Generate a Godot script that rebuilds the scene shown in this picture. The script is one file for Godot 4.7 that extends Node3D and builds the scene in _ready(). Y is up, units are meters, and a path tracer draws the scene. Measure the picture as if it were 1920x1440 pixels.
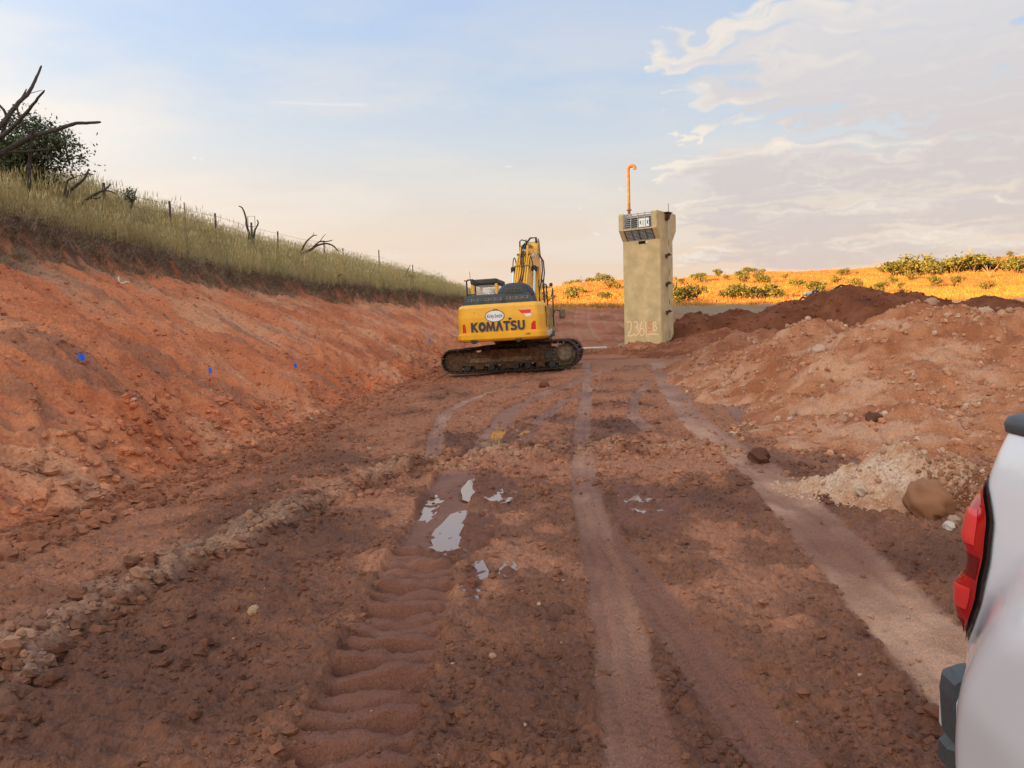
extends Node3D

# ------------------------------------------------------------------ shared state
const EXPO := 4.5            # exposure; the sky is given at 1/EXPO, as at dusk
const SKY_STORE := 0.4      # the sky picture is stored at this share of its brightness, so that its bright side fits
const SUN_AZ := -131.3
const SUN_EL := 9.5
var used_names := {}
var M := {}                  # materials
var rng := RandomNumberGenerator.new()
# terrain grid
var XL := PackedFloat32Array()
var DL := PackedFloat32Array()
var GH := PackedFloat32Array()      # heights
var GC := PackedColorArray()        # colours
var GK := PackedByteArray()         # what stands there (0 rough soil, 1 packed mud, 2 wet mud, 3 cut bank, 4 grass hill, 5 far hill)
var NX := 0
var ND := 0
var n_big := FastNoiseLite.new()
var n_mid := FastNoiseLite.new()
var n_fine := FastNoiseLite.new()
var n_cell := FastNoiseLite.new()
var n_patch := FastNoiseLite.new()
var n_warp := FastNoiseLite.new()
var n_cloud := FastNoiseLite.new()


func _ready() -> void:
	rng.seed = 20211
	setup_noise()
	setup_view()
	setup_materials()
	build_terrain()
	build_puddles()
	build_piles()
	build_tower()
	build_excavator()
	build_truck()
	build_hill_things()
	build_far_hill_things()
	build_site_things()
	build_soil_cover()


func setup_view() -> void:
	var cam := Camera3D.new()
	cam.name = "camera"
	cam.fov = 53.13
	cam.near = 0.05
	cam.far = 3000.0
	add_child(cam)
	cam.position = Vector3(0, 1.7, 0)
	cam.rotation_order = EULER_ORDER_YXZ
	cam.rotation_degrees = Vector3(-3.9, 0, -1.5)
	cam.current = true

	var env := Environment.new()
	env.background_mode = Environment.BG_SKY
	var sky := Sky.new()
	var pan := PanoramaSkyMaterial.new()
	pan.panorama = make_sky()
	sky.sky_material = pan
	env.sky = sky
	env.background_energy_multiplier = 1.0 / (EXPO * SKY_STORE)
	env.tonemap_mode = Environment.TONE_MAPPER_LINEAR
	env.tonemap_exposure = EXPO
	env.sdfgi_enabled = true
	env.ssao_enabled = true
	env.ssil_enabled = true
	var we := WorldEnvironment.new()
	we.name = "environment"
	we.environment = env
	add_child(we)

	# low evening sun behind the camera's left shoulder, over the hill
	var sun := DirectionalLight3D.new()
	sun.name = "sun"
	sun.light_energy = 1.6
	sun.light_color = Color(1.0, 0.70, 0.34)
	sun.light_angular_distance = 0.5
	sun.shadow_enabled = true
	add_child(sun)
	var to_sun := Vector3(sin(deg_to_rad(SUN_AZ)), 0.0, -cos(deg_to_rad(SUN_AZ))) * cos(deg_to_rad(SUN_EL)) + Vector3(0, sin(deg_to_rad(SUN_EL)), 0)
	sun.look_at_from_position(to_sun * 50.0, Vector3.ZERO)


# ------------------------------------------------------------------ sky
func sky_color(az: float, el: float) -> Color:
	# az: 0 ahead, positive to the right; el: height, both in degrees
	var e := maxf(el, 0.0)
	var stops := [[0.0, Color8(240, 208, 180)], [3.5, Color8(240, 214, 190)], [8.0, Color8(232, 219, 206)], [13.0, Color8(212, 219, 226)], [19.0, Color8(184, 206, 235)], [27.0, Color8(172, 198, 238)], [45.0, Color8(170, 196, 230)], [90.0, Color8(172, 194, 224)]]
	var c: Color = stops[-1][1]
	for i in stops.size() - 1:
		if e < stops[i + 1][0]:
			var t: float = (e - stops[i][0]) / (stops[i + 1][0] - stops[i][0])
			c = stops[i][1].lerp(stops[i + 1][1], t)
			break
	var a := deg_to_rad(az)
	var el_r := deg_to_rad(e)
	var k := 1.0 / (sin(el_r) + 0.16)
	var px := sin(a) * cos(el_r) * k
	var py := -cos(a) * cos(el_r) * k
	# high thin veil, cream to lilac, over the whole dome
	var veil := n_cloud.get_noise_2d(px * 26.0 + 40.0, py * 44.0) * 0.9 + n_cloud.get_noise_2d(px * 70.0, py * 120.0 + 90.0) * 0.35
	veil += 0.22 * cos(deg_to_rad(az + 48.0))
	veil = smoothstep(-0.06, 0.62, veil) * smoothstep(46.0, 12.0, e)
	c = c.lerp(Color8(236, 229, 220).lerp(Color8(210, 211, 226), smoothstep(14.0, 30.0, e)), veil * 0.5)
	# broken altocumulus: grey bodies with bright rims
	var wx := n_warp.get_noise_2d(px * 60.0, py * 60.0) * 0.14
	var wy := n_warp.get_noise_2d(px * 60.0 + 300.0, py * 60.0) * 0.14
	var cover := -0.62 + 0.88 * smoothstep(6.0, 17.0, az) * smoothstep(150.0, 60.0, az) + 0.25 * smoothstep(-60.0, -120.0, az)
	cover -= 0.55 * smoothstep(15.0 + 0.32 * clampf(az, 0, 40), 27.0 + 0.2 * clampf(az, 0, 40), e)
	cover -= 0.30 * smoothstep(6.0, 1.0, e)
	var d0 := cloud_density(px + wx, py + wy) + cover
	if d0 > -0.05:
		var d1 := cloud_density(px + wx - 0.10, py + wy + 0.10) + cover
		var body := smoothstep(-0.05, 0.22, d0)
		var rim := clampf((d0 - d1) * 2.6, 0.0, 1.0) * smoothstep(0.6, 0.06, d0)
		var grey := Color8(214, 204, 203).lerp(Color8(226, 222, 222), smoothstep(8.0, 22.0, e))
		grey = grey.lerp(Color8(222, 203, 190), smoothstep(9.0, 2.0, e) * 0.8)
		c = c.lerp(grey, body * 0.85)
		c = c.lerp(Color8(252, 240, 224), rim * 0.8)
	# a short contrail
	if az > -17.4 and az < -9.6:
		var line := 16.05 + (az + 13.0) * 0.012
		c = c.lerp(Color8(236, 240, 246), smoothstep(0.085, 0.02, absf(e - line)) * smoothstep(-17.4, -15.0, az) * smoothstep(-9.6, -10.2, az) * 0.45)
	# the sky is brighter and warmer towards the low sun
	var cs := sin(el_r) * sin(deg_to_rad(SUN_EL)) + cos(el_r) * cos(deg_to_rad(SUN_EL)) * cos(a - deg_to_rad(SUN_AZ))
	var near_sun := pow(0.5 + 0.5 * cs, 3.0)
	var lin := c.srgb_to_linear()
	var glow := 2.2 * exp(-pow(acos(clampf(cs, -1.0, 1.0)) / 0.36, 2.0))
	lin.r = (lin.r * (1.0 + 4.6 * near_sun) + glow) * SKY_STORE
	lin.g = (lin.g * (1.0 + 3.2 * near_sun) + glow * 0.78) * SKY_STORE
	lin.b = (lin.b * (1.0 + 1.8 * near_sun) + glow * 0.5) * SKY_STORE
	return lin.linear_to_srgb()


func cloud_density(px: float, py: float) -> float:
	var u := px * 0.93 + py * 0.36
	var v := py * 0.93 - px * 0.36
	return n_cloud.get_noise_2d(u * 42.0, v * 120.0) * 0.75 + n_cloud.get_noise_2d(u * 150.0 + 50.0, v * 400.0) * 0.5


func make_sky() -> ImageTexture:
	var w := 4096
	var h := 2048
	var low := Image.create(512, 256, false, Image.FORMAT_RGB8)
	for j in 132:
		var el := 90.0 - (j + 0.5) / 256.0 * 180.0
		for i in 512:
			low.set_pixel(i, j, sky_color(wrapf((i + 0.5) / 512.0 * 360.0, -180.0, 180.0), el))
	var below := Color8(110, 80, 62)
	low.fill_rect(Rect2i(0, 132, 512, 124), below)
	low.resize(w, h, Image.INTERPOLATE_CUBIC)
	# the same sky, sampled finer where it is looked at closely
	for j in range(640, 1026):
		var el := 90.0 - (j + 0.5) / h * 180.0
		for i in range(-434, 434):
			low.set_pixel(posmod(i, w), j, sky_color((i + 0.5) / w * 360.0, el))
	return ImageTexture.create_from_image(low)


# ------------------------------------------------------------------ noise and materials
func setup_noise() -> void:
	var all := [n_big, n_mid, n_fine, n_cell, n_patch, n_warp, n_cloud]
	for i in all.size():
		all[i].seed = 11 + i * 7
		all[i].noise_type = FastNoiseLite.TYPE_SIMPLEX_SMOOTH
		all[i].frequency = 1.0
		all[i].fractal_type = FastNoiseLite.FRACTAL_FBM
	n_big.frequency = 0.3
	n_big.fractal_octaves = 3
	n_mid.frequency = 1.1
	n_mid.fractal_octaves = 3
	n_fine.frequency = 5.0
	n_fine.fractal_octaves = 4
	n_fine.fractal_gain = 0.6
	n_cell.noise_type = FastNoiseLite.TYPE_CELLULAR
	n_cell.fractal_type = FastNoiseLite.FRACTAL_NONE
	n_cell.frequency = 6.5
	n_cell.cellular_return_type = FastNoiseLite.RETURN_DISTANCE
	n_patch.frequency = 0.55
	n_patch.fractal_octaves = 4
	n_warp.frequency = 0.05
	n_warp.fractal_octaves = 3
	n_cloud.frequency = 0.02
	n_cloud.fractal_octaves = 6
	n_cloud.fractal_gain = 0.55


func noise_tex(kind: int, freq: float, oct: int, seed_: int, lo: float, hi: float, size := 512, ridged := false) -> ImageTexture:
	var n := FastNoiseLite.new()
	n.seed = seed_
	n.frequency = freq
	n.noise_type = kind
	n.fractal_octaves = oct
	n.fractal_gain = 0.58
	n.fractal_type = FastNoiseLite.FRACTAL_RIDGED if ridged else FastNoiseLite.FRACTAL_FBM
	if kind == FastNoiseLite.TYPE_CELLULAR:
		n.fractal_type = FastNoiseLite.FRACTAL_FBM if oct > 1 else FastNoiseLite.FRACTAL_NONE
		n.cellular_return_type = FastNoiseLite.RETURN_DISTANCE2_SUB if ridged else FastNoiseLite.RETURN_DISTANCE
	var im := n.get_seamless_image(size, size)
	im.convert(Image.FORMAT_L8)
	if lo != 0.0 or hi != 1.0:
		var b := im.get_data()
		var lut := PackedByteArray()
		for i in 256:
			lut.append(int(255.0 * lerpf(lo, hi, i / 255.0)))
		for i in b.size():
			b[i] = lut[b[i]]
		im = Image.create_from_data(size, size, false, Image.FORMAT_L8, b)
	return ImageTexture.create_from_image(im)


func srgb(c: Color) -> Color:
	return c.linear_to_srgb()


func mat(color: Color, rough := 0.8, metal := 0.0) -> StandardMaterial3D:
	# colour given as a linear base colour
	var m := StandardMaterial3D.new()
	m.albedo_color = srgb(color)
	m.roughness = rough
	m.metallic = metal
	return m


func soil(rough: float, tex: Texture2D, bump: Texture2D, scale: float, relief: float) -> StandardMaterial3D:
	var m := mat(Color(1, 1, 1), rough)
	m.vertex_color_use_as_albedo = true
	m.albedo_texture = tex
	m.heightmap_enabled = true
	m.heightmap_texture = bump
	m.heightmap_scale = relief
	m.uv1_triplanar = true
	m.uv1_world_triplanar = true
	m.uv1_scale = Vector3.ONE * scale
	m.metallic_specular = 0.3
	return m


func weathered(color: Color, rough: float, tex: Texture2D, scale: float, metal := 0.0, bump: Texture2D = null, relief := 0.0) -> StandardMaterial3D:
	var m := mat(color, rough, metal)
	m.albedo_texture = tex
	m.uv1_triplanar = true
	m.uv1_scale = Vector3.ONE * scale
	if bump:
		m.heightmap_enabled = true
		m.heightmap_texture = bump
		m.heightmap_scale = relief
	return m


func setup_materials() -> void:
	var S := FastNoiseLite.TYPE_SIMPLEX_SMOOTH
	var grain := noise_tex(S, 0.03, 7, 3, 0.66, 1.0, 1024)
	var lumps := noise_tex(S, 0.012, 7, 9, 0.0, 1.0, 1024)
	var cracks := noise_tex(FastNoiseLite.TYPE_CELLULAR, 0.014, 1, 5, 0.0, 1.0, 1024, true)
	var cb := cracks.get_image().get_data()
	for i in cb.size():
		cb[i] = mini(cb[i] * 5, 255) if cb[i] < 52 else 255
	cracks = ImageTexture.create_from_image(Image.create_from_data(1024, 1024, false, Image.FORMAT_L8, cb))
	var blotch := noise_tex(S, 0.01, 5, 21, 0.55, 1.0, 512)
	var faint := noise_tex(S, 0.012, 5, 22, 0.82, 1.0, 512)
	M.soil = soil(0.95, grain, lumps, 0.7, 3.0)
	M.packed = soil(0.6, grain, cracks, 2.3, 0.25)
	M.packed.metallic_specular = 0.3
	M.water = mat(Color(0.24, 0.125, 0.085), 0.05)
	M.water.metallic_specular = 1.0
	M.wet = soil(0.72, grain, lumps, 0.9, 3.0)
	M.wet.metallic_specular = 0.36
	M.bank = soil(0.95, grain, lumps, 0.6, 3.0)
	M.turf = soil(0.95, grain, lumps, 0.5, 4.0)
	M.pile = soil(0.95, grain, lumps, 0.8, 4.0)
	M.clod = mat(Color(1, 1, 1), 0.8)
	M.clod.vertex_color_use_as_albedo = true
	M.clod.albedo_texture = grain
	M.clod.uv1_triplanar = true
	M.clod.uv1_scale = Vector3.ONE * 2.0
	M.clod.metallic_specular = 0.35
	M.blade = mat(Color(1, 1, 1), 0.7)
	M.blade.vertex_color_use_as_albedo = true
	M.blade.backlight = Color(0.35, 0.35, 0.2)
	M.leaf = M.blade.duplicate()
	M.bark = weathered(Color(0.16, 0.12, 0.095), 0.9, blotch, 2.0, 0.0, lumps, 2.0)
	M.deadwood = weathered(Color(0.11, 0.085, 0.07), 0.9, blotch, 2.0, 0.0, lumps, 2.0)
	M.yellow = weathered(Color(0.95, 0.46, 0.012), 0.42, noise_tex(S, 0.012, 5, 24, 0.92, 1.0, 256), 0.5)
	M.yellow.clearcoat_enabled = true
	M.yellow.clearcoat = 0.25
	M.yellow.clearcoat_roughness = 0.3
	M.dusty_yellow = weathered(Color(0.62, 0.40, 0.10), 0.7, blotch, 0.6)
	M.charcoal = weathered(Color(0.055, 0.058, 0.06), 0.55, blotch, 0.8)
	M.black = mat(Color(0.018, 0.018, 0.02), 0.55)
	M.hose = mat(Color(0.02, 0.019, 0.018), 0.6)
	M.chrome = mat(Color(0.75, 0.75, 0.76), 0.16, 1.0)
	M.muddy = weathered(Color(0.22, 0.115, 0.062), 0.9, blotch, 0.9, 0.0, lumps, 3.0)
	M.track = weathered(Color(0.10, 0.062, 0.042), 0.75, blotch, 1.3, 0.0, lumps, 2.0)
	M.shoe_edge = weathered(Color(0.40, 0.33, 0.27), 0.5, blotch, 1.3, 0.3)
	M.dust_panel = weathered(Color(0.30, 0.22, 0.14), 0.85, blotch, 1.0)
	M.pale_plate = weathered(Color(0.58, 0.52, 0.45), 0.55, faint, 0.8)
	M.letter = mat(Color(0.035, 0.033, 0.055), 0.5)
	M.white_sticker = mat(Color(0.85, 0.84, 0.82), 0.5)
	M.red_sticker = mat(Color(0.75, 0.05, 0.05), 0.5)
	M.red_reflector = mat(Color(0.62, 0.015, 0.012), 0.25)
	M.glass = mat(Color(0.85, 0.9, 0.9), 0.03)
	M.glass.albedo_color.a = 0.18
	M.glass.transparency = BaseMaterial3D.TRANSPARENCY_ALPHA
	M.concrete = weathered(Color(0.70, 0.52, 0.27), 0.9, noise_tex(S, 0.007, 6, 31, 0.84, 1.0, 512), 0.3, 0.0, lumps, 0.5)
	M.conc_stain = weathered(Color(0.44, 0.385, 0.275), 0.9, blotch, 0.5)
	M.galv = weathered(Color(0.50, 0.52, 0.53), 0.5, faint, 1.0, 0.5)
	M.rack_dark = mat(Color(0.12, 0.115, 0.11), 0.6, 0.4)
	M.rust = weathered(Color(0.42, 0.20, 0.09), 0.8, blotch, 1.2)
	M.dark_rust = weathered(Color(0.10, 0.045, 0.032), 0.8, blotch, 2.0)
	M.spray = mat(Color(0.95, 0.60, 0.36), 0.8)
	M.spray_red = mat(Color(0.75, 0.22, 0.10), 0.8)
	M.pvc = mat(Color(0.78, 0.76, 0.72), 0.5)
	M.green_cap = mat(Color(0.16, 0.26, 0.14), 0.6)
	M.truck_white = mat(Color(0.80, 0.81, 0.84), 0.3)
	M.truck_white.clearcoat_enabled = true
	M.truck_white.clearcoat = 1.0
	M.truck_white.clearcoat_roughness = 0.03
	M.cap_plastic = weathered(Color(0.075, 0.08, 0.085), 0.5, faint, 8.0)
	M.lens = mat(Color(0.42, 0.004, 0.008), 0.08)
	M.lens.clearcoat_enabled = true
	M.lens.clearcoat = 1.0
	M.lens.clearcoat_roughness = 0.02
	M.lens_bright = mat(Color(0.75, 0.035, 0.03), 0.1)
	M.lens_bright.clearcoat_enabled = true
	M.lens_bright.clearcoat = 1.0
	M.lens_dark = mat(Color(0.16, 0.003, 0.006), 0.1)
	M.gloss_black = mat(Color(0.01, 0.01, 0.011), 0.12)
	M.tyre = mat(Color(0.022, 0.021, 0.021), 0.85)
	M.alloy = mat(Color(0.6, 0.6, 0.6), 0.3, 0.9)
	M.flag = mat(Color(0.02, 0.16, 0.75), 0.6)
	M.flag.backlight = Color(0.2, 0.25, 0.4)
	M.flag_red = mat(Color(0.8, 0.10, 0.05), 0.6)
	M.wire = mat(Color(0.14, 0.12, 0.11), 0.6, 0.5)
	M.post = weathered(Color(0.13, 0.10, 0.08), 0.9, blotch, 3.0)
	M.lath = weathered(Color(0.36, 0.24, 0.13), 0.85, faint, 3.0)
	M.bone = weathered(Color(0.75, 0.72, 0.66), 0.7, faint, 4.0)


# ------------------------------------------------------------------ helpers: names, tags, meshes
func numbered(called: String) -> String:
	var n: int = used_names.get(called, 0)
	used_names[called] = n + 1
	return called if n == 0 else "%s_%03d" % [called, n]


func tag(o: Node, label: String, category: String, group := "", kind := "") -> void:
	if label:
		o.set_meta("label", label)
	if category:
		o.set_meta("category", category)
	if group:
		o.set_meta("group", group)
	if kind:
		o.set_meta("kind", kind)


func thing(called: String, label: String, category: String, at := Vector3.ZERO, turn := Vector3.ZERO, group := "") -> Node3D:
	var o := Node3D.new()
	o.name = numbered(called)
	add_child(o)
	o.position = at
	o.rotation_order = EULER_ORDER_YXZ
	o.rotation = turn
	tag(o, label, category, group)
	return o


func part(called: String, mesh: Mesh, m: Material, parent: Node3D, at := Vector3.ZERO, turn := Vector3.ZERO) -> MeshInstance3D:
	var o := MeshInstance3D.new()
	o.name = numbered(called) if parent == self else called
	o.mesh = mesh
	if m:
		o.material_override = m
	parent.add_child(o, true)
	o.position = at
	o.rotation = turn
	return o


func mb() -> SurfaceTool:
	var st := SurfaceTool.new()
	st.begin(Mesh.PRIMITIVE_TRIANGLES)
	return st


func done(st: SurfaceTool) -> ArrayMesh:
	st.generate_normals()
	return st.commit()


func quad(st: SurfaceTool, a: Vector3, b: Vector3, c: Vector3, d: Vector3) -> void:
	# seen from the front, clockwise
	st.add_vertex(a); st.add_vertex(b); st.add_vertex(c)
	st.add_vertex(a); st.add_vertex(c); st.add_vertex(d)


func box(st: SurfaceTool, c: Vector3, s: Vector3, b := Basis.IDENTITY, cut := 0.0) -> void:
	# a box with chamfered edges
	st.set_smooth_group(-1)
	var h := s * 0.5
	cut = minf(cut, minf(h.x, minf(h.y, h.z)) * 0.8)
	for axis in 3:
		var u := (axis + 1) % 3
		var v := (axis + 2) % 3
		for sg in [-1.0, 1.0]:
			var pts := []
			for k in 4:
				var p := Vector3.ZERO
				p[axis] = h[axis] * sg
				p[u] = (h[u] - cut) * ([-1, 1, 1, -1][k])
				p[v] = (h[v] - cut) * ([-1, -1, 1, 1][k])
				pts.append(c + b * p)
			if sg > 0:
				quad(st, pts[3], pts[2], pts[1], pts[0])
			else:
				quad(st, pts[0], pts[1], pts[2], pts[3])
		if cut > 0.0:
			for su in [-1.0, 1.0]:
				for sv in [-1.0, 1.0]:
					var q := []
					for k in 4:
						var p := Vector3.ZERO
						p[axis] = (h[axis] - cut) * ([-1, 1, 1, -1][k])
						var first := k < 2
						p[u] = su * (h[u] if first else h[u] - cut)
						p[v] = sv * (h[v] - cut if first else h[v])
						q.append(c + b * p)
					if su * sv > 0:
						quad(st, q[3], q[2], q[1], q[0])
					else:
						quad(st, q[0], q[1], q[2], q[3])
	if cut > 0.0:
		for sx in [-1.0, 1.0]:
			for sy in [-1.0, 1.0]:
				for sz in [-1.0, 1.0]:
					var p0 := c + b * Vector3(sx * h.x, sy * (h.y - cut), sz * (h.z - cut))
					var p1 := c + b * Vector3(sx * (h.x - cut), sy * h.y, sz * (h.z - cut))
					var p2 := c + b * Vector3(sx * (h.x - cut), sy * (h.y - cut), sz * h.z)
					if sx * sy * sz > 0:
						st.add_vertex(p0); st.add_vertex(p2); st.add_vertex(p1)
					else:
						st.add_vertex(p0); st.add_vertex(p1); st.add_vertex(p2)


func box_mesh(s: Vector3, cut := 0.0, c := Vector3.ZERO, b := Basis.IDENTITY) -> ArrayMesh:
	var st := mb()
	box(st, c, s, b, cut)
	return done(st)


func tube(st: SurfaceTool, pts: Array, radii, sides := 8, caps := true, smooth := true) -> void:
	# a round bar through pts; radii is one number or one for each point
	st.set_smooth_group(1 if smooth else -1)
	var rings := []
	var up := Vector3.UP
	for i in pts.size():
		var a: Vector3 = pts[maxi(i - 1, 0)]
		var b: Vector3 = pts[mini(i + 1, pts.size() - 1)]
		var t := (b - a).normalized()
		var s := t.cross(up)
		if s.length() < 0.05:
			s = t.cross(Vector3.RIGHT)
		s = s.normalized()
		var n := s.cross(t).normalized()
		up = n
		var r: float = radii[i] if radii is Array or radii is PackedFloat32Array else radii
		var ring := []
		for k in sides:
			var an := TAU * k / sides
			ring.append(pts[i] + (s * cos(an) + n * sin(an)) * r)
		rings.append(ring)
	for i in pts.size() - 1:
		for k in sides:
			var k2 := (k + 1) % sides
			quad(st, rings[i][k], rings[i][k2], rings[i + 1][k2], rings[i + 1][k])
	if caps:
		st.set_smooth_group(-1)
		for e in [0, pts.size() - 1]:
			for k in sides:
				var k2 := (k + 1) % sides
				if e == 0:
					st.add_vertex(pts[0]); st.add_vertex(rings[0][k2]); st.add_vertex(rings[0][k])
				else:
					st.add_vertex(pts[e]); st.add_vertex(rings[e][k]); st.add_vertex(rings[e][k2])


func tube_mesh(pts: Array, radii, sides := 8) -> ArrayMesh:
	var st := mb()
	tube(st, pts, radii, sides)
	return done(st)


func prism(st: SurfaceTool, poly: PackedVector2Array, depth: float, x: Transform3D) -> void:
	# poly lies in the xy plane of x and is pushed from -depth/2 to depth/2 along z
	st.set_smooth_group(-1)
	var tri := Geometry2D.triangulate_polygon(poly)
	for z in [-0.5, 0.5]:
		for k in range(0, tri.size(), 3):
			for j in [0, 1, 2]:
				var p := poly[tri[k + j]]
				st.add_vertex(x * Vector3(p.x, p.y, depth * z))
	for k in poly.size():
		var p := poly[k]
		var q := poly[(k + 1) % poly.size()]
		quad(st, x * Vector3(p.x, p.y, depth * 0.5), x * Vector3(q.x, q.y, depth * 0.5), x * Vector3(q.x, q.y, -depth * 0.5), x * Vector3(p.x, p.y, -depth * 0.5))


func disc(st: SurfaceTool, c: Vector3, axis: Vector3, profile: Array, sides := 24) -> void:
	# turned shape: profile is [[radius, distance along the axis], ...]
	st.set_smooth_group(-1)
	axis = axis.normalized()
	var s := axis.cross(Vector3.UP if absf(axis.y) < 0.9 else Vector3.RIGHT).normalized()
	var n := s.cross(axis)
	for i in profile.size() - 1:
		for k in sides:
			var a0 := TAU * k / sides
			var a1 := TAU * (k + 1) / sides
			var d0 := s * cos(a0) + n * sin(a0)
			var d1 := s * cos(a1) + n * sin(a1)
			quad(st, c + d0 * profile[i][0] + axis * profile[i][1], c + d1 * profile[i][0] + axis * profile[i][1], c + d1 * profile[i + 1][0] + axis * profile[i + 1][1], c + d0 * profile[i + 1][0] + axis * profile[i + 1][1])


func lookup(pts: Array, d: float) -> float:
	if d <= pts[0][0]:
		return pts[0][1]
	for i in pts.size() - 1:
		if d < pts[i + 1][0]:
			var t: float = (d - pts[i][0]) / (pts[i + 1][0] - pts[i][0])
			return lerpf(pts[i][1], pts[i + 1][1], t)
	return pts[-1][1]


func lookup_soft(pts: Array, d: float, w: float) -> float:
	return (lookup(pts, d - w) + 2.0 * lookup(pts, d) + lookup(pts, d + w)) * 0.25


# ------------------------------------------------------------------ terrain
const TOE := [[-60.0, -5.0], [6.9, -4.75], [10.0, -4.35], [16.4, -4.15], [20.0, -3.75], [33.0, -3.0], [45.0, -1.2], [63.0, 1.6], [90.0, 2.5]]
const EDGE := [[-60.0, -10.6], [32.0, -10.5], [36.0, -10.1], [40.0, -8.8], [46.0, -6.5], [54.0, -5.0], [63.0, -3.7], [90.0, -2.0]]
const FLOOR := [[-50.0, 0.0], [14.0, 0.0], [27.0, 0.24], [45.0, 0.5], [52.0, 0.7], [60.0, 1.3], [75.0, 2.8], [92.0, 4.4], [100.0, 5.2]]
# wheel and crawler tracks: centre line [d, x], width, depth, kind (0 smooth, 1 tyre, 2 crawler), how far it is pale and dry, where it starts and ends
const TRACKS := [
	[[[0.0, -0.74], [5.8, -0.705]], 0.54, 0.075, 2, 0.0, -2.0, 5.75],
	[[[5.7, -0.71], [8.8, -0.72], [10.2, -0.66]], 0.50, 0.06, 0, 0.15, 5.75, 10.1],
	[[[9.5, -1.06], [10.4, -1.08], [13.0, -1.33], [15.8, -1.42], [18.0, -1.2], [20.0, -0.75], [23.0, 0.2], [26.0, 1.3], [27.0, 2.0]], 0.30, 0.05, 1, 0.75, 10.0, 27.0],
	[[[9.0, -0.45], [10.8, -0.5], [13.0, -0.35], [16.0, -0.1], [20.0, 0.8], [24.0, 2.3], [26.0, 3.4]], 0.44, 0.05, 0, 0.45, 10.5, 25.5],
	[[[11.5, 0.05], [14.0, 0.4], [17.0, 1.0], [20.0, 1.9], [22.0, 2.7]], 0.3, 0.035, 1, 0.35, 11.6, 21.5],
	[[[-3.0, 0.3], [2.9, 0.47], [4.1, 0.55], [5.7, 0.65], [8.6, 0.78], [13.4, 1.2], [20.0, 1.95], [30.0, 2.95]], 0.30, 0.035, 1, 0.55, -3.0, 30.0],
	[[[-2.0, 1.7], [2.8, 2.05], [4.4, 2.25], [6.0, 2.5], [9.0, 2.93], [11.0, 3.05], [13.8, 3.27], [20.0, 4.1], [29.0, 5.45]], 0.54, 0.03, 1, 0.85, -2.0, 30.0],
	[[[11.0, 3.95], [14.0, 4.25], [18.0, 4.95], [24.0, 6.0]], 0.36, 0.03, 1, 0.5, 12.0, 24.0],
	[[[0.0, 1.15], [2.84, 1.03], [4.07, 0.93], [6.3, 0.72]], 0.30, 0.03, 1, 0.2, 0.0, 6.3],
	[[[12.6, 2.25], [14.5, 2.28], [18.0, 2.85], [22.0, 3.9]], 0.26, 0.03, 1, 0.5, 12.8, 22.0],
]
# where water stands in the mud: [x, d, half width, half length]
const WET := [[-0.6, 11.3, 0.2, 1.0], [-0.12, 12.2, 0.26, 1.6], [0.22, 13.4, 0.28, 0.8], [-0.88, 7.9, 0.15, 0.7], [-0.42, 6.6, 0.30, 0.85], [-0.55, 5.9, 0.22, 0.35], [-0.27, 8.4, 0.30, 0.7], [-0.30, 5.15, 0.09, 0.5], [-0.06, 5.4, 0.07, 0.28], [-0.66, 4.12, 0.12, 0.05], [-0.85, 3.75, 0.10, 0.05], [-0.62, 2.95, 0.14, 0.06], [1.3, 7.6, 0.24, 0.5], [-1.06, 10.6, 0.12, 0.35]]


func lines(a: float, b: float, spacing: Array) -> PackedFloat32Array:
	# a, ... b, at a spacing that depends on where the line is
	var out := PackedFloat32Array()
	var p := a
	while p < b:
		out.append(p)
		p += lookup(spacing, p)
	out.append(b)
	return out


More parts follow.
